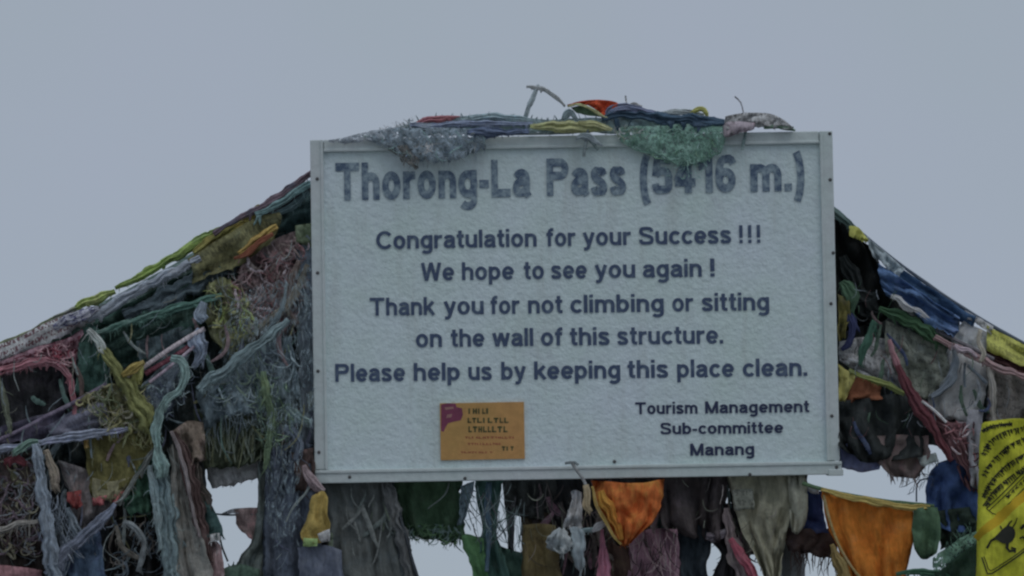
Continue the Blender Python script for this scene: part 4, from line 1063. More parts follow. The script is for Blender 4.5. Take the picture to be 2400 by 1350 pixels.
flag('olive brown flag with rust streaks at the bottom under the board',
     ('cloth', cloth([[(1222, 1230), (1260, 1226), (1300, 1230)], [(1226, 1300), (1260, 1300), (1310, 1300)], [(1220, 1450), (1270, 1450), (1330, 1450)]], .0, folds=5, amp=10, crumple=8, fringe=3), cm((84, 74, 44), 'plain', (60, 48, 40))))
def disc(cx, cy, rx, ry, a0, n=8):
    # a small bunched pad of cloth: rows across an ellipse
    rows = []
    for k in range(6):
        t = -1 + 2 * k / 5; hw = max(.12, (1 - t * t) ** .5)
        rows.append([(cx - rx * hw, cy + ry * t), (cx, cy + ry * t + a0), (cx + rx * hw, cy + ry * t)])
    return rows
flag('white scarf tied in a round knot with two tails below the board',
     ('cloth', cloth([[(1340, 1152), (1352, 1148), (1364, 1154)], [(1336, 1190), (1350, 1190), (1364, 1190)], [(1320, 1236), (1340, 1240), (1362, 1238)]], -.03, folds=1.5, amp=8, crumple=9, jag=5, res=5), cm((150, 156, 172), 'plain', (112, 122, 138))),
     ('knot', cloth(disc(1312, 1270, 31, 31, 4), 0, folds=2.6, amp=7, crumple=24, jag=12, side=9, res=4, fringe=9, fl=16, dfun=lambda x, y: -.03 - .045 * max(0, 1 - ((x - 1312) / 36) ** 2 - ((y - 1270) / 36) ** 2) ** .5 + .03 * math.exp(-((x - 1314) ** 2 + (y - 1280) ** 2) / 110)), cm((134, 148, 160), 'plain', (84, 98, 108))),
     ('cloth', cloth([[(1336, 1238), (1350, 1236), (1366, 1242)], [(1338, 1280), (1356, 1280), (1372, 1282)], [(1344, 1326), (1356, 1332), (1366, 1326)]], -.045, folds=2, amp=7, crumple=9, jag=8, fringe=14, fl=24, res=5), cm((128, 138, 150), 'plain', (96, 106, 116))),
     ('cloth', bundle([(1350, 1246, 10), (1375, 1242, 12), (1395, 1240, 8)], -.04, lobes=3, frays=8, fl=14), cm((104, 122, 124))))
flag('black cloth behind the white knotted scarf',
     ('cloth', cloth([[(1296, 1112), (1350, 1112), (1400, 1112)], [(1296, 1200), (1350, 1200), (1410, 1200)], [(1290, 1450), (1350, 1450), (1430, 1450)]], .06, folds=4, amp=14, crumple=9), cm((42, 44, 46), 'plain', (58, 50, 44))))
flag('pink bow end poking out left of the orange bundle',
     ('cloth', bundle([(1388, 1246, 8), (1400, 1238, 16), (1414, 1228, 16), (1420, 1222, 8)], -.07, lobes=3), cm((160, 138, 148))))
YOFF = 0.0
flag('tan cord hanging from the lower board edge over the orange bundle side',
     ('cord', tube([(1340, 1082), (1350, 1100), (1366, 1122), (1374, 1140)], 4, [-.02, -.015]), cm((110, 112, 112))),
     ('cord', tube([(1324, 1086), (1345, 1083), (1356, 1090)], 3, -.02), cm((88, 96, 98))),
     ('cloth', bundle([(1374, 1136, 10), (1378, 1160, 14), (1372, 1185, 14), (1386, 1200, 8)], -.045, lobes=3, frays=6, fl=12), cm((138, 124, 96))), name='tied_cord', cat='cord')
YOFF = .06
flag('bright orange flag gathered to a point, with an ochre edge, below the board',
     ('cloth', cloth([[(1384, 1124), (1440, 1130), (1500, 1130), (1558, 1122)], [(1390, 1150), (1440, 1158), (1505, 1158), (1556, 1152)], [(1402, 1188), (1445, 1198), (1505, 1198), (1550, 1186)], [(1422, 1222), (1452, 1236), (1498, 1232), (1534, 1218)], [(1440, 1256), (1456, 1264), (1484, 1258), (1504, 1246)], [(1452, 1272), (1460, 1276), (1470, 1272), (1480, 1266)]],
       folds=1.6, amp=9, crumple=15, jag=4, side=4, res=6, fringe=2, fl=12, fdir='u', dfun=lambda x, y: .0 - .085 * max(0, 1 - ((x - 1478) / 88) ** 2 - ((y - 1190) / 105) ** 2) ** .5), cm((244, 62, 12), 'plain', (230, 98, 36), .25)),
     ('cloth', bundle([(1408, 1150, 14), (1424, 1190, 26), (1446, 1232, 24), (1458, 1266, 10)], -.075, lobes=3, rough=.3, frays=0), cm((222, 92, 30), 'plain', (204, 120, 50), .30)),
     ('hem', bundle([(1388, 1140, 5), (1398, 1180, 8), (1416, 1216, 8), (1436, 1252, 7), (1456, 1276, 5)], -.07, lobes=2), cm((176, 122, 48), 'plain', None, .34)))
YOFF = .085
flag('brown black flag in sagging folds right of the orange bundle',
     ('cloth', cloth([[(1545, 1112), (1620, 1110), (1710, 1110)], [(1545, 1180), (1620, 1185), (1700, 1185)], [(1555, 1230), (1620, 1236), (1690, 1262)], [(1590, 1256), (1640, 1262), (1685, 1268)]], .02, folds=3, amp=22, crumple=10, jag=8, fringe=3), cm((60, 54, 54), 'plain', (76, 66, 70))))
flag('dusty rose flag in pleats hanging at the bottom below the orange bundle',
     ('cloth', cloth([[(1470, 1262), (1520, 1240), (1590, 1240)], [(1474, 1310), (1530, 1300), (1592, 1300)], [(1470, 1450), (1540, 1450), (1600, 1450)]], .01, folds=5, amp=14, crumple=8, fringe=2), cm((112, 84, 96), 'plain', (92, 72, 84))),
     ('loose_threads', shreds([(1470, 1240), (1590, 1235), (1590, 1360), (1480, 1360)], 26, d=(-.03, -.01), L=(50, 90), wd=(2.5, 5), spread=8, curl=.3, nm=2), [cm((48, 38, 42)), cm((118, 100, 102))]))
flag('rose pink ribbon hanging straight left of the dusty rose flag',
     ('cloth', bundle([(1412, 1240, 8), (1412, 1280, 16), (1414, 1330, 26), (1414, 1400, 28), (1414, 1450, 14)], -.03, lobes=3, frays=2), cm((142, 88, 106), 'plain', (112, 72, 86))))
flag('dark brown flag between pink ribbon and dusty rose flag',
     ('cloth', cloth([[(1424, 1250), (1450, 1276), (1482, 1262)], [(1424, 1330), (1455, 1330), (1490, 1330)], [(1424, 1450), (1455, 1450), (1490, 1450)]], .02, folds=3, amp=12, crumple=10), cm((64, 48, 42), 'plain', (84, 74, 48))))
flag('near black teal flag left of the small bright gap under the board',
     ('cloth', cloth([[(1580, 1220), (1630, 1226), (1672, 1256)], [(1580, 1290), (1630, 1290), (1664, 1300)], [(1580, 1330), (1620, 1336), (1656, 1338)], [(1590, 1450), (1640, 1450), (1700, 1450)]], .03, folds=3, amp=12, crumple=8, side=2, jag=3), cm((36, 44, 50))))
flag('grey flecked rag hanging over the small bright gap',
     ('cloth', bundle([(1655, 1255, 14), (1672, 1258, 22), (1692, 1252, 18), (1706, 1240, 8)], .0, lobes=4, rough=.4, frays=10, fl=12), cm((96, 88, 94), 'plain', (140, 140, 140))))
flag('very dark slack cloth on the right side of the small bright gap',
     ('cloth', cloth([[(1640, 1180), (1690, 1180), (1730, 1180)], [(1664, 1262), (1692, 1262), (1730, 1262)], [(1692, 1300), (1706, 1300), (1740, 1300)], [(1672, 1352), (1710, 1352), (1760, 1352)], [(1660, 1450), (1720, 1450), (1780, 1450)]], .05, folds=3, amp=10, crumple=9, side=3, jag=6, fringe=5, fedge='l', fl=8), cm((46, 44, 46))))
flag('pinkish grey twisted flag slanting down beside the small bright gap',
     ('cloth', bundle([(1704, 1190, 14), (1712, 1240, 26), (1722, 1290, 36), (1748, 1350, 40), (1780, 1430, 30)], .0, lobes=3, twist=.8, frays=2), cm((108, 96, 96), 'plain', (88, 88, 70))),
     ('cloth', bundle([(1712, 1262, 12), (1730, 1290, 22), (1754, 1330, 24), (1785, 1380, 16)], -.025, lobes=3, twist=.5), cm((132, 62, 76), 'plain', (120, 92, 96))))
flag('big beige grey flag hanging in a long point under the right of the board',
     ('cloth', cloth([[(1704, 1108), (1760, 1106), (1820, 1106), (1862, 1104)], [(1716, 1160), (1765, 1165), (1820, 1170), (1866, 1170)], [(1730, 1220), (1775, 1225), (1820, 1230), (1850, 1226)], [(1762, 1290), (1790, 1292), (1820, 1292), (1838, 1280)], [(1790, 1350), (1805, 1352), (1820, 1352), (1830, 1344)], [(1800, 1400), (1808, 1402), (1816, 1402), (1820, 1396)]], .0, folds=2.5, amp=18, crumple=9, side=3, jag=3), cm((118, 116, 98), 'plain', (96, 96, 84))),
     ('print_patch', cloth([[(1716, 1150), (1764, 1146)], [(1720, 1196), (1768, 1196)]], -.03, folds=1, amp=3, crumple=3, jag=5, side=3, res=6), cm((96, 98, 88), 'print')))
flag('rounded beige lobe of cloth beside the navy flag, under the right board corner',
     ('cloth', cloth([[(1846, 1108), (1870, 1106), (1886, 1110)], [(1850, 1170), (1875, 1170), (1894, 1172)], [(1852, 1220), (1872, 1226), (1888, 1220)], [(1858, 1246), (1868, 1252), (1878, 1246)]], -.02, folds=1.5, amp=14, crumple=6, side=2, jag=3, res=7), cm((122, 122, 108), 'plain', (104, 108, 98))))
flag('navy blue flag on the green cord just right of the beige lobe',
     ('cloth', cloth([[(1888, 1148), (1926, 1152)], [(1886, 1190), (1928, 1190)], [(1880, 1250), (1940, 1250)]], .03, folds=2, amp=10, crumple=6, side=2), cm((36, 48, 84))))
flag('small white tuft at the knot of the green cord',
     ('cloth', bundle([(1892, 1140, 8), (1902, 1150, 14), (1918, 1146, 8)], .0, lobes=4, frays=8, fl=8), cm((170, 182, 185))))
flag('brown flag with a dark bristly fringe hanging over the lower right gap',
     ('cloth', cloth([[(1846, 1236), (1900, 1240), (1960, 1236)], [(1840, 1264), (1900, 1268), (1965, 1270)], [(1850, 1290), (1900, 1298), (1960, 1310)]], .02, folds=3, amp=10, crumple=8, jag=6, fringe=30, fl=46, side=3), cm((58, 46, 42), 'plain', (44, 40, 52))))
# deep background cloth behind what hangs under the board
flag('dark brown flags packed behind everything under the board',
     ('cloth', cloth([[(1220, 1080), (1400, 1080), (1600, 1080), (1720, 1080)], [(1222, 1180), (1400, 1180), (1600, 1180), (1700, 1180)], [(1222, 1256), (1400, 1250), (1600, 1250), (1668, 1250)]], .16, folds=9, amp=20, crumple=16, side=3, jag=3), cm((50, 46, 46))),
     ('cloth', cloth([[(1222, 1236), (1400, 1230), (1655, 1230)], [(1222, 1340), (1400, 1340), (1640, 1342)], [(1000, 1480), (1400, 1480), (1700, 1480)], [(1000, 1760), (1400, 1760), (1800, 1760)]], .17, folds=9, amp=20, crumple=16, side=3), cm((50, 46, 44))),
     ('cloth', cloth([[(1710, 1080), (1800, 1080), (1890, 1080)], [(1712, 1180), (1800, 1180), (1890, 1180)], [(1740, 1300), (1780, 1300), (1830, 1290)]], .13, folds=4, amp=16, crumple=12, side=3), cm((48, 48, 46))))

# ------------------------------------------------------------------ right side
MOTT, CRUMP = 0.4, 0.5
YOFF = 0.0
flag('rope with blue and clear plastic flags sloping down right from the board',
     ('rope', tube([(1945, 480), (2030, 556), (2100, 612), (2200, 684), (2300, 748), (2400, 804), (2900, 1060), (3900, 1560), (4800, 2050), (5400, 2380)], 4, [.1, .12, .16, .3, .5], step=24), cm((66, 74, 84))),
     ('cloth', bundle([(1945, 488, 14), (1968, 508, 20), (1995, 530, 16), (2012, 545, 8)], .07, lobes=3, frays=8, fl=14), cm((70, 88, 84))),
     ('cloth', cloth([[(2030, 552), (2065, 582), (2100, 610), (2120, 628)], [(2040, 578), (2070, 604), (2096, 628), (2112, 642)], [(2044, 596), (2075, 622), (2100, 640), (2110, 646)]], .08, folds=2, amp=8, crumple=7, jag=5, fringe=4, fl=10, res=7), cm((124, 134, 138), 'plain', (96, 104, 106))),
     ('cloth', cloth([[(2104, 620), (2160, 662), (2230, 708), (2290, 742)], [(2070, 640), (2140, 690), (2220, 740), (2280, 770)]], .1, folds=3, amp=10, crumple=8, fdir='v', jag=5), cm((50, 76, 104), 'plain', (70, 96, 122))),
     ('cloth', cloth([[(2260, 726), (2300, 748), (2330, 766)], [(2256, 744), (2298, 768), (2326, 784)]], .09, folds=2, amp=6, crumple=6, jag=6, res=6), cm((170, 178, 188), 'sheer')),
     ('cloth', cloth([[(2260, 750), (2300, 772), (2330, 788)], [(2236, 776), (2290, 800), (2322, 812)], [(2230, 800), (2280, 826), (2316, 840)]], .1, folds=2, amp=6, crumple=6, jag=5, res=7), cm((150, 160, 166), 'plain', (126, 134, 140))))
flag('blue sheet with white creased lower edge tied on the right rope',
     ('cloth', cloth([[(2060, 618), (2110, 650), (2180, 700), (2250, 745)], [(2062, 656), (2120, 696), (2180, 735), (2245, 775)], [(2080, 690), (2130, 724), (2180, 762), (2235, 790)]], .06, folds=3, amp=12, crumple=11, fdir='v', jag=6, res=7), cm((66, 92, 126), 'plain', (96, 108, 138))),
     ('hem', bundle([(2088, 694, 8), (2104, 700, 14), (2122, 716, 14), (2142, 728, 8)], .03, lobes=3, frays=3, fl=8), cm((165, 176, 188))),
     ('hem', bundle([(2136, 722, 8), (2156, 732, 12), (2178, 748, 8)], .035, lobes=3, frays=3, fl=8), cm((150, 156, 180))))
flag('bright yellow tip of a flag on the right rope next to the board',
     ('cloth', cloth([[(1992, 530), (2012, 534), (2036, 562)], [(1990, 552), (2012, 560), (2030, 570)]], .04, folds=1, amp=6, crumple=5, jag=4, side=2, res=6), cm((160, 160, 48), 'plain', (130, 134, 50))))
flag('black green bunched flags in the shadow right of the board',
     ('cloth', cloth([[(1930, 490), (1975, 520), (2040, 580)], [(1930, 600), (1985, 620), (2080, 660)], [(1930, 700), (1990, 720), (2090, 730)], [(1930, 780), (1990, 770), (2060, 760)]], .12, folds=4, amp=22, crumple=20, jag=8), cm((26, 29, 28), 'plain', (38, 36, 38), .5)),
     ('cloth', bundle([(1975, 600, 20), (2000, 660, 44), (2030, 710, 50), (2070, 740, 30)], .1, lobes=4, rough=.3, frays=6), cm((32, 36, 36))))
flag('dark green leafy rag hanging beside the right board edge',
     ('cloth', bundle([(1972, 660, 14), (1992, 690, 34), (2000, 720, 24), (1990, 745, 10)], .05, lobes=4, rough=.4, frays=14, fl=18), cm((58, 82, 62), 'plain', (42, 52, 52))))
flag('navy and ochre scraps squeezed against the right board edge',
     ('cloth', cloth([[(1964, 690), (1992, 700)], [(1964, 760), (1990, 750)], [(1966, 800), (1984, 790)]], .04, folds=2, amp=8, crumple=7, jag=6), cm((84, 80, 36), 'plain', (44, 48, 80))),
     ('cloth', bundle([(1990, 730, 10), (2000, 760, 22), (1990, 800, 16), (1972, 820, 8)], .05, lobes=4, rough=.3, frays=5), cm((48, 54, 86))))
flag('dark moss green flag stretched along under the blue sheet',
     ('cloth', bundle([(2060, 722, 10), (2100, 738, 26), (2150, 762, 30), (2190, 790, 26), (2225, 812, 12)], .05, lobes=3, rough=.25, frays=3), cm((52, 80, 54), 'plain', (44, 60, 56))))
flag('olive grey netted flag with a rounded bottom, right of the board',
     ('cloth', cloth([[(2076, 752), (2140, 778), (2215, 812)], [(2078, 830), (2150, 850), (2226, 868)], [(2110, 890), (2160, 912), (2206, 916)], [(2146, 926), (2166, 936), (2184, 930)]], .07, folds=2, amp=12, crumple=6, side=2, jag=2), cm((104, 108, 98), 'print', (84, 90, 92))),
     ('hem', bundle([(2236, 812, 8), (2238, 860, 16), (2215, 905, 18), (2178, 932, 10)], .055, lobes=2), cm((92, 100, 108))))
flag('lavender white flag creased between the board edge and netted flag',
     ('cloth', cloth([[(1966, 800), (2020, 790), (2084, 796)], [(1966, 840), (2030, 850), (2100, 870)], [(1972, 850), (2050, 890), (2130, 932)]], .08, folds=3, amp=10, crumple=14, side=3, jag=4), cm((150, 156, 170), 'print', (128, 134, 142))))
flag('green cloth twisted into a thin hanging strip over the lavender flag',
     ('cloth', bundle([(2052, 752, 14), (2036, 790, 20), (2024, 820, 18), (2014, 856, 8)], .03, lobes=3, twist=3, frays=8, fl=12), cm((52, 84, 70), 'plain', (40, 60, 58))))
flag('oxblood strap running diagonally down across the right side flags',
     ('cloth', bundle([(2084, 796, 10), (2096, 830, 14), (2106, 862, 16)], .02, lobes=3), cm((132, 92, 98))),
     ('cloth', bundle([(2104, 856, 14), (2122, 900, 24), (2146, 940, 28), (2176, 990, 26), (2206, 1040, 20), (2232, 1080, 10)], .0, lobes=3, twist=.6), cm((86, 46, 52), 'plain', (58, 44, 46))))
flag('yellow flag with a rust brown triangle against the right board edge',
     ('cloth', cloth([[(1966, 852), (1985, 866), (2006, 878)], [(1966, 900), (1984, 905), (1996, 905)], [(1966, 946), (1974, 946), (1980, 940)]], .03, folds=1, amp=8, crumple=5, side=2), cm((138, 132, 66), 'plain', (120, 118, 54))),
     ('cloth', cloth([[(2004, 874), (2034, 890), (2064, 906)], [(1986, 910), (2020, 918), (2062, 920)], [(1972, 946), (2010, 938), (2070, 936)]], .045, folds=2, amp=8, crumple=6, side=2), cm((116, 70, 44), 'plain', (90, 60, 42))),
     ('hem', bundle([(1990, 866, 6), (2030, 886, 12), (2080, 902, 14), (2120, 924, 8)], .03, lobes=2, frays=4, fl=10), cm((104, 112, 56))))
flag('large black flag bulging beside the board on the right',
     ('cloth', cloth([[(1964, 942), (2040, 932), (2110, 920), (2150, 945)], [(1964, 990), (2040, 990), (2120, 990), (2165, 990)], [(1966, 1040), (2020, 1060), (2090, 1056), (2170, 1040)], [(1972, 1052), (2030, 1082), (2090, 1080), (2160, 1070)]], .04, folds=2, amp=22, crumple=8, side=3), cm((38, 42, 42), 'plain', (50, 52, 52))))
flag('lavender blue hem of cloth showing below the black flag',
     ('cloth', cloth([[(1966, 1020), (2020, 1040), (2070, 1060)], [(1966, 1096), (2010, 1104), (2060, 1102)]], .07, folds=2, amp=6, crumple=5, jag=4), cm((98, 104, 134), 'plain', (78, 80, 104))))
flag('grey brown flag with a rose fringe below the black flag',
     ('cloth', cloth([[(2050, 1020), (2110, 1020), (2180, 1020)], [(2052, 1075), (2110, 1078), (2180, 1070)], [(2080, 1108), (2120, 1122), (2160, 1112)]], .05, folds=3, amp=10, crumple=8, jag=8, fringe=18, fl=24), cm((96, 84, 82), 'plain', (122, 76, 80))),
     ('fringe', cloth([[(2150, 1072), (2194, 1062)], [(2164, 1092), (2200, 1080)]], .04, folds=2, amp=4, crumple=4, jag=5, fringe=16, fl=26), cm((132, 142, 158))))
flag('branching black thread hanging in the right sky gap',
     ('loose_threads', shreds([(2110, 1120), (2190, 1100), (2190, 1150), (2120, 1160)], 10, d=(.05, .06), L=(24, 44), wd=(1.8, 2.6), spread=60, curl=.6), cm((54, 62, 74))),
     ('cord', tube([(2148, 1176), (2148, 1150), (2150, 1134), (2160, 1124), (2176, 1122)], 2, .05), cm((54, 62, 74))), name='hanging_thread', cat='thread')
flag('pale translucent white flag with a pointed fold, right of the netted flag',
     ('cloth', cloth([[(2222, 816), (2262, 832), (2310, 850)], [(2212, 880), (2260, 890), (2316, 900)], [(2176, 935), (2230, 950), (2300, 960)], [(2200, 975), (2240, 985), (2285, 996)]], .09, folds=2, amp=8, crumple=7, side=3), cm((186, 194, 200), 'plain', (170, 180, 186))),
     ('cord', tube([(2262, 850), (2260, 880), (2262, 908)], 3, .06), cm((80, 88, 96))),
     ('cord', tube([(2268, 856), (2290, 876), (2312, 898)], 4, .06), cm((90, 98, 106))))
flag('dusty pink and beige twisted rope crossing the far right',
     ('cord', bundle([(2190, 790, 10), (2250, 818, 16), (2310, 846, 18), (2370, 872, 20), (2440, 902, 20), (2600, 975, 16)], .03, lobes=3, twist=5, frays=3, fl=10), cm((128, 104, 104), 'plain', (104, 96, 94))),
     ('cord', tube([(2180, 770), (2230, 792), (2290, 822), (2330, 842)], 4, .05), cm((92, 88, 92))))
flag('beige rag loops knotted over the twisted rope, far right',
     ('cloth', bundle([(2298, 772, 8), (2294, 800, 12), (2306, 828, 10), (2296, 848, 6)], .02, lobes=3, frays=5, fl=10), cm((142, 136, 124))),
     ('cloth', bundle([(2236, 810, 8), (2252, 822, 14), (2270, 822, 10), (2290, 838, 6)], .02, lobes=3, frays=5, fl=10), cm((150, 128, 134))))
flag('yellow green flag folded over the rope at the far right edge',
     ('cloth', cloth([[(2312, 762), (2360, 786), (2420, 816), (2520, 866)], [(2310, 796), (2360, 822), (2420, 846), (2520, 890)], [(2314, 820), (2360, 844), (2420, 868), (2520, 915)]], .08, folds=3, amp=9, crumple=7, fdir='v', jag=4, side=3), cm((140, 140, 56), 'print', (112, 108, 60))))
flag('dark maroon flag rolled under the yellow green one, far right',
     ('cloth', bundle([(2306, 828, 16), (2340, 840, 32), (2390, 862, 38), (2450, 890, 36), (2540, 930, 20)], .09, lobes=3, rough=.2), cm((58, 36, 36), 'plain', (84, 52, 50))))
flag('taupe flag hanging at the right edge above the printed yellow flag',
     ('cloth', cloth([[(2310, 850), (2370, 870), (2440, 895)], [(2316, 920), (2370, 930), (2440, 940)], [(2310, 1010), (2370, 1010), (2440, 1010)]], .07, folds=3, amp=14, crumple=8), cm((98, 94, 90), 'print', (84, 72, 72))),
     ('cloth', bundle([(2318, 860, 10), (2328, 910, 16), (2326, 960, 14), (2334, 1000, 8)], .03, lobes=3, frays=3), cm((126, 122, 116))))
flag('torn maroon and pink cloth strips bunched left of the printed yellow flag',
     ('cloth', bundle([(2146, 934, 10), (2180, 966, 26), (2216, 1006, 34), (2248, 1050, 34), (2272, 1100, 22), (2288, 1140, 10)], .03, lobes=4, rough=.3, frays=8, fl=16), cm((96, 66, 70), 'plain', (64, 46, 50))),
     ('cloth', cloth([[(2196, 986), (2250, 990), (2296, 1000)], [(2220, 1040), (2260, 1040), (2300, 1040)], [(2262, 1140), (2280, 1150), (2300, 1160)]], .05, folds=4, amp=14, crumple=14, jag=8), cm((112, 78, 82), 'plain', (80, 62, 66))),
     ('cord', tube([(2160, 940), (2190, 962), (2218, 990)], 3.5, -.005), cm((150, 156, 158))),
     ('tatters', shreds([(2190, 980), (2290, 985), (2298, 1130), (2250, 1090)], 40, d=(.0, .03), L=(16, 40), wd=(3, 6), spread=50, curl=.8, nm=3), [cm((134, 88, 92)), cm((58, 40, 44)), cm((140, 128, 132))]))
flag('grey see through fold of cloth touching the left of the yellow flag',
     ('cloth', cloth([[(2268, 960), (2290, 960), (2306, 960)], [(2266, 1040), (2285, 1040), (2306, 1040)], [(2276, 1140), (2292, 1145), (2306, 1145)]], .02, folds=1, amp=10, crumple=6, side=3), cm((112, 112, 118), 'plain', (96, 94, 100))))
flag('rounded royal blue flag hanging on the right behind the yellow one',
     ('cloth', cloth([[(2196, 1086), (2230, 1076), (2300, 1080)], [(2172, 1130), (2230, 1130), (2310, 1130)], [(2174, 1200), (2230, 1200), (2310, 1200)], [(2190, 1232), (2240, 1246), (2310, 1246)]], .06, folds=1.2, amp=18, crumple=6, side=3, jag=4), cm((46, 68, 108), 'plain', (38, 54, 88))))
flag('green cord with hanging orange flag at lower right, the flag lit from behind',
     ('cord', tube([(1880, 1132), (1925, 1146), (1990, 1160), (2060, 1172), (2130, 1180), (2190, 1186)], 4.5, .02), cm((66, 88, 62))),
     ('hem', bundle([(1924, 1148, 8), (1990, 1164, 14), (2060, 1178, 14), (2130, 1190, 14), (2180, 1190, 8)], .015, lobes=2), cm((140, 124, 60), 'plain', (120, 116, 60))),
     ('cloth', cloth([[(1926, 1152), (1990, 1166), (2060, 1180), (2140, 1192)], [(1936, 1220), (2000, 1235), (2070, 1240), (2142, 1240)], [(1966, 1290), (2010, 1300), (2080, 1300), (2136, 1290)], [(2000, 1380), (2040, 1390), (2090, 1380), (2120, 1360)]], .03, folds=2, amp=12, crumple=5, side=2, jag=3), cm((194, 90, 26), 'plain', (130, 86, 34), .36)),
     ('cord', tube([(1930, 1160), (1945, 1220), (1965, 1275), (1990, 1320), (2020, 1360)], 3.2, .0), cm((120, 104, 60))))
flag('small rounded bottle green flag on the cord right of the orange one',
     ('cloth', cloth([[(2142, 1192), (2170, 1188), (2196, 1190)], [(2138, 1240), (2170, 1240), (2206, 1240)], [(2144, 1290), (2168, 1296), (2196, 1290)], [(2158, 1308), (2170, 1310), (2184, 1304)]], .01, folds=1.2, amp=12, crumple=5, side=2, jag=2), cm((60, 84, 62), 'plain', (48, 70, 56))))
flag('dark green flag with a pale lacy upper band in the lower right',
     ('cloth', cloth([[(2186, 1200), (2240, 1190), (2310, 1190)], [(2200, 1250), (2250, 1245), (2310, 1240)], [(2206, 1290), (2250, 1262), (2310, 1240)]], .05, folds=3, amp=12, crumple=8), cm((38, 50, 44))),
     ('fringe', cloth([[(2186, 1310), (2230, 1272), (2306, 1236)], [(2190, 1350), (2240, 1306), (2306, 1266)]], .02, folds=4, amp=6, crumple=8, jag=6, fringe=12, fl=22, fedge='t'), cm((92, 124, 108), 'gauze', (60, 96, 78))),
     ('cloth', cloth([[(2190, 1345), (2240, 1305), (2310, 1262)], [(2196, 1380), (2240, 1370), (2310, 1360)], [(2180, 1460), (2240, 1460), (2310, 1460)]], .0, folds=2, amp=12, crumple=8, fringe=3), cm((32, 52, 40))))
flag('thin ochre and green rags at the bottom below the bristly brown fringe',
     ('cloth', bundle([(1948, 1276, 10), (1962, 1310, 22), (1975, 1350, 26), (1990, 1420, 16)], .0, lobes=4, rough=.3, frays=10, fl=14), cm((112, 96, 52), 'plain', (88, 66, 44))),
     ('cloth', bundle([(2100, 1346, 8), (2140, 1340, 14), (2190, 1344, 14), (2240, 1360, 12)], .0, lobes=3, frays=8, fl=16), cm((50, 86, 66))))
flag('dark mixed flags packed behind the whole right side',
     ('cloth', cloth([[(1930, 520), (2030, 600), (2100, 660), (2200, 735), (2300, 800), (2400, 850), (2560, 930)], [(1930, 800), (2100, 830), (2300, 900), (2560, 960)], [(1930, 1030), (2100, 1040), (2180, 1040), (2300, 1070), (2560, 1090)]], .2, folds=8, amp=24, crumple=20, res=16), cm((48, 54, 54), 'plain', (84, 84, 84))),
     ('cloth', cloth([[(2222, 1040), (2400, 1040), (2560, 1040)], [(2214, 1200), (2400, 1200), (2560, 1200)], [(2214, 1250), (2400, 1300), (2560, 1300)], [(2240, 1760), (2400, 1760), (2560, 1760)]], .18, folds=5, amp=20, crumple=16, res=16), cm((40, 48, 52))))

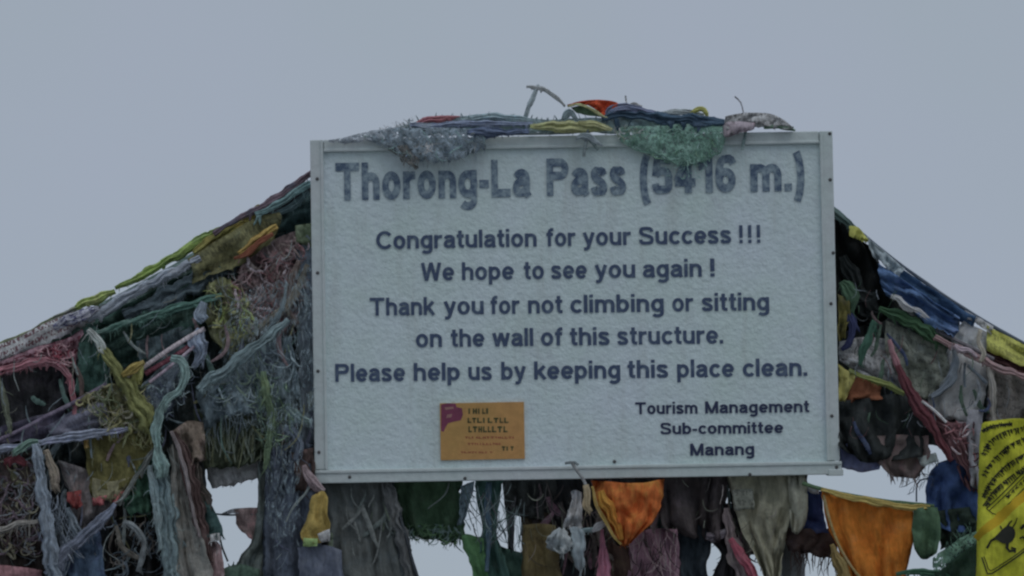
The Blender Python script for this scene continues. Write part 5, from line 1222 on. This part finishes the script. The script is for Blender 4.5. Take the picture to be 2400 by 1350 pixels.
# the printed yellow flag in front, right edge
def yellow_flag():
    sd = 77.7
    def f(x, y):
        e = max(0, 2312 - x) / 26.0
        return -.30 + .045 * e ** 1.7 - .014 * math.sin((x - 2290) * .028 + (y - 985) * .022) - .006 * math.sin(x * .06 - y * .05) - .004 * n3(x * .03, y * .03, sd)
    body = cloth([[(2316, 990), (2340, 984), (2380, 981), (2440, 986), (2520, 1000)], [(2300, 1000), (2335, 997), (2380, 996), (2520, 1012)], [(2294, 1100), (2340, 1100), (2400, 1100), (2520, 1110)], [(2290, 1240), (2340, 1240), (2400, 1240), (2520, 1240)],
                  [(2288, 1420), (2340, 1430), (2400, 1440), (2520, 1440)]], folds=0, amp=0, crumple=0, side=1.2, jag=2, res=8, dfun=f)
    t = Thing('prayer_flag', 'bright yellow flag at the right edge printed with black script and a small horse', 'prayer flag', PF)
    t.add('cloth', body, [cm((216, 180, 18), 'plain', (208, 160, 22), .29)])
    V, U, F = [], [], []
    rnd = random.Random(11)
    rows = [[(2300, 1010), (2320, 1000), (2345, 995), (2372, 992)],
            [(2302, 1066), (2312, 1044), (2330, 1026), (2355, 1012), (2392, 1003), (2440, 998)],
            [(2303, 1116), (2318, 1090), (2342, 1064), (2372, 1040), (2410, 1024), (2460, 1010)],
            [(2302, 1166), (2320, 1132), (2348, 1100), (2380, 1076), (2420, 1056), (2470, 1040)],
            [(2304, 1186), (2330, 1150), (2362, 1122), (2398, 1098), (2440, 1076), (2480, 1060)]]
    dark = []
    for r, row in enumerate(rows):
        n = 40; pts = spline(row, n)
        # each syllable: a head bar along the line and strokes hanging below it
        k = 0
        while k < n - 1:
            a, b = pts[k], pts[k + 1]
            tx, ty = b[0]-a[0], b[1]-a[1]; l = math.hypot(tx, ty) or 1; tx /= l; ty /= l
            nx, ny = -ty, tx
            if ny < 0: nx, ny = -nx, -ny
            g = rnd.uniform(5, 8.5); h = rnd.uniform(7, 15) if r else rnd.uniform(5, 9)
            q = lambda s, v: (a[0] + tx*s + nx*v, a[1] + ty*s + ny*v)
            ribbon_into(V, F, U, [q(0, 0), q(g*.85, 0)], 0, 3.4, dfun=lambda x, y: f(x, y) - .004)
            ribbon_into(V, F, U, [q(g*.6, 0), q(g*.6 + rnd.uniform(-1.5, 1.5), h*.6), q(g*.5 + rnd.uniform(-2, 2), h)], 0, [3, 2.6, 1.6], dfun=lambda x, y: f(x, y) - .004)
            if rnd.random() < .6:
                ribbon_into(V, F, U, [q(g*.1, h*.25), q(g*.35, h*.5), q(g*.1, h*.75)], 0, [2, 3.2, 1.6], dfun=lambda x, y: f(x, y) - .004)
            if rnd.random() < .35:
                ribbon_into(V, F, U, [q(g*.4, -1), q(g*.2, -5)], 0, [2.4, 1.4], dfun=lambda x, y: f(x, y) - .004)
            k += max(1, int(round(g / max(2.5, l))))
    ink = paint_mat('printing_ink', (0.022, 0.024, 0.018), .8, .3)
    t.add('lettering', (V, F, U, None, False), [ink], sub=0)
    V, U, F = [], [], []
    g = lambda x, y: f(x, y) - .0045
    for row, wd in (([(2312, 1192), (2340, 1166), (2370, 1136), (2400, 1106), (2450, 1060)], 2.6), ([(2318, 1197), (2345, 1172), (2374, 1143), (2404, 1113), (2450, 1070)], 2.2),
                    ([(2312, 1192), (2322, 1200), (2334, 1206), (2350, 1194), (2375, 1170), (2402, 1143), (2450, 1096)], 2.4),
                    ([(2301, 1306), (2308, 1326), (2318, 1346), (2350, 1328), (2380, 1308), (2404, 1290), (2450, 1254)], 3.2),
                    ([(2306, 1304), (2313, 1322), (2321, 1338), (2352, 1320), (2382, 1300), (2404, 1283), (2450, 1246)], 2.2)):
        ribbon_into(V, F, U, spline(row, 20), 0, wd, dfun=g)
    # inner lettering of the frame
    for k in range(6):
        x = 2362 + k * 9; y = 1164 - k * 8.6
        ribbon_into(V, F, U, [(x, y), (x + 4, y - 9)], 0, 2.4, dfun=g)
        if k % 2 == 0: ribbon_into(V, F, U, [(x + 1, y - 1), (x + 8, y - 5)], 0, 2.2, dfun=g)
        else: ribbon_into(V, F, U, [(x + 4, y - 9), (x + 6, y - 1)], 0, 2.2, dfun=g)
    ribbon_into(V, F, U, [(2358, 1162), (2364, 1166), (2366, 1160)], 0, 5, dfun=g)
    t.add('printed_frame', (V, F, U, None, False), [ink], sub=0)
    # little horse: body, neck, tail, legs as strokes of the print
    V, U, F = [], [], []
    def st(pts, wd): ribbon_into(V, F, U, pts, 0, wd, dfun=lambda x, y: f(x, y) - .0046)
    body_px = spline([(2328, 1262), (2340, 1250), (2352, 1238), (2364, 1232), (2376, 1238), (2380, 1250), (2377, 1262), (2368, 1272), (2354, 1274), (2340, 1268), (2328, 1262)], 24)
    b = len(V); cx, cy = 2358, 1254
    V.append(P(cx, cy, f(cx, cy) - .0046)); U.append((0, 0))
    for p in body_px[:-1]: V.append(P(p[0], p[1], f(p[0], p[1]) - .0046)); U.append((0, 0))
    m = len(body_px) - 1
    for k in range(m): F.append((b, b + 1 + k, b + 1 + (k + 1) % m))
    st([(2332, 1262), (2322, 1268), (2318, 1276), (2313, 1285)], [6, 5, 5, 6])
    st([(2362, 1270), (2360, 1284), (2366, 1292), (2378, 1290)], [8, 7, 6, 6])
    st([(2370, 1284), (2380, 1286), (2379, 1296)], [5, 5, 4])
    st([(2360, 1236), (2366, 1226), (2372, 1220)], [6, 4, 3])
    st([(2372, 1238), (2380, 1226), (2384, 1214)], [4, 3, 2])
    st([(2348, 1240), (2344, 1232)], [4, 3])
    st([(2392, 1240), (2400, 1232), (2408, 1230)], [6, 8, 6])
    st([(2390, 1262), (2398, 1258), (2404, 1266)], [4, 5, 4])
    t.add('printed_horse', (V, F, U, None, False), [ink], sub=0)
    # orange bleached band printed across
    V, U, F = [], [], []
    st2 = spline([(2292, 1268), (2312, 1246), (2340, 1222), (2370, 1194), (2400, 1168), (2450, 1128)], 24)
    ribbon_into(V, F, U, st2, 0, [30 + 9 * n3(i * .5, 1, 3) for i in range(25)], dfun=lambda x, y: f(x, y) - .0026)
    t.add('printed_band', (V, F, U, None, False), [paint_mat('band_dye', (0.62, 0.42, 0.03), .85, .15)], sub=0)
    t.done()
yellow_flag()

# ------------------------------------------------------------------ on top of the board
YOFF = -.036
MOTT, CRUMP = 0.7, 1.0
flag('dull grey green cloth bedding the rags along the top rail',
     ('cloth', cloth([[(930, 300), (1000, 280), (1150, 276), (1300, 280), (1420, 276), (1560, 278), (1700, 284)], [(940, 322), (1050, 316), (1200, 312), (1350, 310), (1500, 312), (1640, 312), (1710, 306)]], .004, folds=9, amp=4, crumple=6, jag=6, fringe=8, fl=12, fedge='bt'), cm((112, 128, 130), 'plain', (128, 138, 132))))
flag('line of thin rags lying along the top rail of the board',
     ('cord', tube([(850, 322), (960, 300), (1100, 290), (1300, 284), (1500, 286), (1700, 288), (1860, 300)], 4, .02), cm((84, 98, 96))),
     ('cloth', bundle([(960, 296, 6), (1000, 282, 12), (1050, 276, 12), (1078, 274, 6)], .0, lobes=3, frays=3, fl=9), cm((152, 92, 96), 'plain', (120, 78, 92))),
     ('cloth', bundle([(960, 292, 8), (1010, 296, 14), (1080, 290, 14), (1170, 290, 12), (1250, 290, 8)], -.005, lobes=3, frays=7, fl=12), cm((112, 122, 142), 'plain', (130, 138, 146))),
     ('cloth', bundle([(1068, 280, 8), (1120, 274, 14), (1170, 274, 18), (1220, 280, 12), (1250, 282, 6)], .0, lobes=3, frays=9, fl=12), cm((120, 136, 140), 'plain', (104, 124, 128))))
flag('dark blue rag hanging just over the top rail above the first word',
     ('cloth', bundle([(1095, 310, 10), (1130, 312, 24), (1180, 310, 18), (1240, 308, 8)], -.02, lobes=3, rough=.25, frays=4, fl=10), cm((78, 90, 112), 'plain', (100, 112, 150))),
     ('cord', tube([(1120, 315), (1220, 314), (1320, 312), (1370, 308)], 3, -.015), cm((84, 96, 96))))
flag('smoky grey torn gauze draped over the top left of the board and lettering',
     ('cloth', cloth([[(850, 326), (905, 302), (960, 300), (1040, 300), (1130, 304)], [(880, 334), (930, 340), (985, 345), (1060, 344), (1140, 330)], [(905, 346), (945, 362), (995, 380), (1075, 372), (1140, 344)]], [-.015, -.022], folds=5, amp=5, crumple=5, jag=16, holes=.1, fringe=6, fl=22, res=8), cm((104, 116, 124), 'gauze', (88, 98, 112))),
     ('cloth', cloth([[(900, 346), (950, 340), (992, 344)], [(925, 362), (955, 366), (985, 372)], [(945, 378), (965, 392), (985, 396)]], [-.02, -.026], folds=3, amp=5, crumple=6, jag=10, fringe=6, fl=14, res=8), cm((98, 98, 96), 'gauze', (84, 84, 84))),
     ('tatters', shreds([(880, 312), (960, 298), (1150, 302), (1140, 345), (1080, 375), (985, 394), (940, 366), (900, 344)], 34, d=(-.04, -.026), L=(14, 44), wd=(2, 5), spread=60, curl=.9, nm=4, keep=.7), [cm((92, 106, 118)), cm((104, 114, 122)), cm((108, 132, 130)), cm((98, 102, 104))]),
     ('tatters', shreds([(990, 336), (1012, 330), (1016, 356), (994, 362)], 8, d=(-.045, -.04), L=(14, 26), wd=(3, 6), spread=60, curl=.8), cm((150, 164, 172))))
flag('brownish wisp of gauze at the top left corner of the board',
     ('cloth', cloth([[(770, 330), (830, 316), (880, 306), (920, 300)], [(770, 334), (840, 334), (890, 330), (930, 318)]], -.012, folds=3, amp=3, crumple=3, jag=5, fringe=6, fl=10, res=7), cm((122, 128, 134), 'gauze', (104, 112, 118))),
     ('tatters', shreds([(850, 306), (965, 270), (980, 300), (880, 322)], 26, d=(-.01, .01), L=(20, 46), wd=(1.8, 3.5), ang=10, spread=40, curl=.6, nm=2), [cm((140, 148, 158)), cm((118, 124, 130))]))
flag('lime green rag rolled flat along the middle of the top rail',
     ('cloth', bundle([(1242, 296, 8), (1280, 296, 22), (1330, 298, 26), (1380, 298, 22), (1425, 300, 12)], -.02, lobes=3, rough=.2, frays=2, fl=8), cm((140, 154, 96), 'plain', (120, 136, 88))),
     ('cloth', bundle([(1355, 288, 8), (1385, 290, 14), (1415, 298, 14), (1435, 304, 6)], -.03, lobes=3), cm((150, 144, 96))))
flag('grey cord tied round the top rail above the gap after the second word',
     ('cord', tube([(1378, 304), (1374, 330), (1370, 352), (1368, 368)], 4, -.028), cm((92, 102, 104))),
     ('cord', tube([(1376, 322), (1390, 336), (1402, 352)], 4, -.028), cm((84, 98, 98))),
     ('knot', bundle([(1350, 326, 6), (1364, 318, 12), (1380, 320, 14), (1396, 332, 10), (1412, 342, 5)], -.03, lobes=4, rough=.3, frays=3, fl=8), cm((118, 128, 132))), name='tied_cord', cat='cord')
flag('thin dark cord hanging over the top rail near the right end',
     ('cord', tube([(1722, 226), (1736, 240), (1742, 262), (1748, 280)], 1.8, 0), cm((120, 120, 124))),
     ('cord', tube([(1748, 300), (1746, 318), (1742, 336), (1740, 352)], 4, -.02), cm((84, 100, 100))), name='tied_cord', cat='cord')
flag('orange and green flag end curling up above the top rail',
     ('cloth', cloth([[(1330, 246), (1360, 238), (1400, 234), (1440, 238), (1452, 246)], [(1332, 248), (1362, 240), (1395, 246), (1420, 262), (1440, 262)], [(1334, 250), (1364, 244), (1392, 254), (1412, 270), (1424, 272)]], -.01, folds=1, amp=5, crumple=4, jag=2, side=1, res=5), cm((236, 100, 62), 'plain', (226, 112, 76), .95)),
     ('hem', bundle([(1330, 250, 3), (1352, 244, 5), (1378, 252, 5), (1410, 270, 5), (1424, 276, 3)], -.022, lobes=2), cm((196, 168, 104))),
     ('cloth', cloth([[(1338, 252), (1362, 248), (1392, 258), (1418, 274)], [(1350, 264), (1372, 270), (1396, 272), (1418, 276)]], .0, folds=1, amp=3, crumple=3, jag=1, side=1, res=5), cm((72, 96, 74))))
flag('rolled navy and slate flags heaped on the middle of the top rail',
     ('cloth', bundle([(1410, 278, 12), (1440, 272, 24), (1500, 274, 26), (1570, 279, 24), (1640, 283, 22), (1698, 287, 14)], -.015, lobes=1.5, rough=.35, frays=1), cm((52, 72, 88), 'plain', (70, 84, 104))),
     ('cloth', bundle([(1416, 278, 8), (1434, 262, 20), (1464, 252, 22), (1500, 262, 18), (1540, 270, 12)], -.01, lobes=4, rough=.3, frays=4, fl=10), cm((98, 104, 126), 'plain', (74, 92, 108))),
     ('cloth', bundle([(1540, 266, 6), (1580, 262, 12), (1620, 264, 12), (1650, 270, 6)], .0, lobes=3, frays=4, fl=8), cm((134, 142, 152))))
flag('wispy white rag and threads rising from the navy roll',
     ('cloth', bundle([(1470, 250, 6), (1486, 246, 14), (1504, 252, 8)], .0, lobes=4, rough=.4, frays=10, fl=10), cm((146, 158, 166))),
     ('cord', tube([(1466, 224), (1468, 240), (1472, 252)], 2.2, 0), cm((142, 150, 160))))
flag('small mustard yellow loop of cloth on the right part of the top rail',
     ('cloth', bundle([(1618, 266, 5), (1634, 256, 10), (1648, 256, 12), (1656, 268, 10), (1654, 276, 5)], -.005, lobes=3), cm((168, 154, 66), 'plain', (156, 158, 90))))
flag('white printed flag with a pink corner, crumpled on the right of the top rail',
     ('cloth', cloth([[(1700, 272), (1745, 264), (1800, 264), (1830, 276), (1858, 300)], [(1698, 296), (1745, 286), (1800, 284), (1840, 296), (1860, 303)], [(1696, 318), (1740, 304), (1790, 296), (1830, 302), (1862, 305)]], -.012, folds=4, amp=8, crumple=7, jag=5, side=3, fringe=3, fl=8, res=6), cm((172, 170, 174), 'print', (148, 148, 152))),
     ('cloth', cloth([[(1696, 288), (1730, 284), (1768, 288)], [(1694, 304), (1730, 306), (1764, 304)], [(1700, 322), (1720, 316), (1744, 308)]], -.022, folds=3, amp=6, crumple=6, jag=5, side=2, res=6), cm((158, 130, 136), 'plain', (120, 84, 92))),
     ('cloth', bundle([(1790, 300, 5), (1825, 296, 10), (1850, 302, 8), (1864, 306, 4)], -.015, lobes=3), cm((92, 116, 98))))
flag('pale green net frosted onto the board over the figures of the altitude',
     ('cloth', cloth([[(1440, 300), (1520, 294), (1600, 292), (1700, 296)], [(1455, 330), (1540, 332), (1620, 332), (1700, 330)], [(1490, 352), (1560, 364), (1630, 368), (1692, 350)], [(1520, 362), (1580, 384), (1640, 384), (1680, 362)]], [-.018, -.012], folds=3, amp=2, crumple=3, jag=9, side=5, res=8), cm((92, 122, 110), 'gauze', (116, 138, 132))),
     ('tatters', shreds([(1460, 296), (1700, 292), (1695, 345), (1650, 385), (1580, 388), (1480, 345)], 80, d=(-.026, -.016), L=(10, 28), wd=(2, 4.5), spread=90, curl=1.0, nm=4, keep=.6), [cm((100, 128, 118)), cm((84, 116, 102)), cm((112, 136, 130)), cm((86, 116, 94))]),
     ('tatters', shreds([(1540, 355), (1680, 355), (1640, 425), (1570, 425)], 22, d=(-.012, -.008), L=(10, 30), wd=(2, 3.5), spread=60, curl=.9, nm=2, keep=.6), [cm((112, 144, 136)), cm((96, 128, 118))]),
     ('tatters', shreds([(1430, 294), (1520, 294), (1520, 325), (1450, 325)], 22, d=(-.024, -.016), L=(10, 26), wd=(2, 4.5), spread=90, curl=1.0, nm=2, keep=.6), [cm((140, 142, 140)), cm((112, 124, 108))]))
flag('frayed grey stick with a bent side branch standing above the top rail',
     ('cloth', bundle([(1232, 274, 8), (1240, 250, 11), (1250, 226, 12), (1258, 208, 9), (1262, 198, 5)], .02, lobes=4, rough=.3, frays=5, fl=7), cm((128, 138, 148))),
     ('cloth', bundle([(1234, 202, 4), (1252, 204, 8), (1275, 210, 9), (1296, 224, 7), (1316, 240, 5), (1324, 250, 4)], .02, lobes=3, rough=.3, frays=6, fl=7), cm((136, 146, 156))), name='frayed_stick', cat='stick', group=None)
flag('knotted grey tuft where the stick branch meets the orange flag',
     ('cloth', bundle([(1318, 282, 6), (1326, 268, 14), (1336, 262, 14), (1346, 274, 8), (1356, 284, 5)], -.01, lobes=4, rough=.4, frays=10, fl=10), cm((118, 132, 136))))

YOFF = 0.0
MOTT = 0.6
# ------------------------------------------------------------------ what nobody could count: threads and strips matted over the flags, with added haze veils
def stuff(name, label, *parts):
    flag(label, *parts, name=name, cat='rags', group=None, kind='stuff')
LEFT = [(0, 850), (210, 770), (400, 690), (560, 600), (735, 520), (735, 1350), (640, 1350), (600, 1090), (490, 1085), (470, 1200), (500, 1350), (0, 1350)]
stuff('frosted_threads', 'pale frosted threads matted all over the left drapery',
      ('frosted_threads', shreds(LEFT, 90, d=(-.03, .06), L=(30, 95), wd=(1.8, 3.2), spread=24, curl=.55, nm=4, keep=.85), [cm((96, 108, 114)), cm((84, 98, 100)), cm((106, 114, 112)), cm((92, 92, 84))]))
stuff('torn_strips', 'narrow torn strips hanging among the larger flags on the left',
      ('torn_strips', shreds([(180, 800), (480, 700), (735, 560), (735, 1350), (645, 1350), (615, 1090), (475, 1085), (455, 1350), (0, 1350), (0, 1000)], 42, d=(-.01, .07), L=(50, 150), wd=(7, 18), spread=16, curl=.35, nm=6, keep=.85), [cm((84, 96, 100)), cm((64, 84, 78)), cm((92, 92, 64)), cm((98, 82, 84)), cm((70, 74, 90)), cm((100, 108, 106))]))
UNDER = [(765, 1125), (1090, 1122), (1085, 1225), (930, 1215), (950, 1350), (765, 1350)]
UND2 = [(1225, 1120), (1850, 1118), (1840, 1230), (1790, 1340), (1720, 1340), (1700, 1240), (1590, 1250), (1580, 1350), (1225, 1350)]
YOFF = .08
stuff('torn_strips', 'dark narrow torn strips crowding the space right below the board',
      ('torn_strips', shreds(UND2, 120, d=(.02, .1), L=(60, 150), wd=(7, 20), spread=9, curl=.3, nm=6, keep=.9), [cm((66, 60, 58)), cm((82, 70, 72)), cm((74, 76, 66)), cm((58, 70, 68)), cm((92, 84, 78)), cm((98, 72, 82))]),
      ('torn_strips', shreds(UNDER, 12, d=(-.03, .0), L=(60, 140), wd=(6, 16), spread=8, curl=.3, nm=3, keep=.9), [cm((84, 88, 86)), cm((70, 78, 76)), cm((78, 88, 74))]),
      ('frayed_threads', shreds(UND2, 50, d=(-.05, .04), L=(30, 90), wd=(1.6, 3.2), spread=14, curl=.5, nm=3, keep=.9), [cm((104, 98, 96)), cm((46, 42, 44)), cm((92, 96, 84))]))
YOFF = 0.0
RIGHT = [(1968, 560), (2060, 640), (2220, 780), (2330, 850), (2400, 900), (2400, 990), (2290, 1000), (2290, 1130), (2200, 1060), (1975, 1070)]
stuff('frayed_threads', 'fine frayed threads and slivers caught all over the right drapery',
      ('frayed_threads', shreds(RIGHT, 44, d=(-.02, .07), L=(22, 60), wd=(1.6, 3), spread=26, curl=.45, nm=4, keep=.9), [cm((104, 112, 120)), cm((60, 84, 66)), cm((86, 60, 62)), cm((46, 50, 52))]),
      ('torn_strips', shreds(RIGHT, 9, d=(.0, .07), L=(40, 100), wd=(6, 14), spread=25, curl=.4, nm=4, keep=.9), [cm((56, 74, 62)), cm((96, 100, 106)), cm((70, 56, 56)), cm((50, 60, 84))]))
stuff('frayed_threads', 'fine dark threads hanging into the small sky gaps below the board',
      ('frayed_threads', shreds([(1080, 1130), (1230, 1130), (1230, 1300), (1090, 1262)], 46, d=(.0, .05), L=(30, 110), wd=(1.8, 4), spread=10, curl=.3, nm=3, keep=.8), [cm((52, 66, 62)), cm((58, 58, 62)), cm((84, 98, 100))]))
def haze_veils():  # gauze sheets added to imitate milky haze over the left flags
    t = Thing('haze_gauze', 'milky gauze added as painted haze over the left drapery beside the board', 'rags', None, 'stuff')
    for rows, dd in (([[(540, 700), (640, 660), (735, 620)], [(520, 850), (640, 840), (740, 820)], [(560, 1000), (640, 1010), (740, 1000)]], .0),
                     ([[(630, 960), (670, 950), (705, 950)], [(625, 1130), (665, 1130), (700, 1130)], [(630, 1260), (660, 1260), (690, 1260)]], -.01)):
        t.add('haze_gauze', cloth(rows, dd, folds=3, amp=12, crumple=12, jag=14, fringe=4, side=10), [cm((112, 126, 132), 'haze', (96, 110, 112))])
    t.done()
haze_veils()
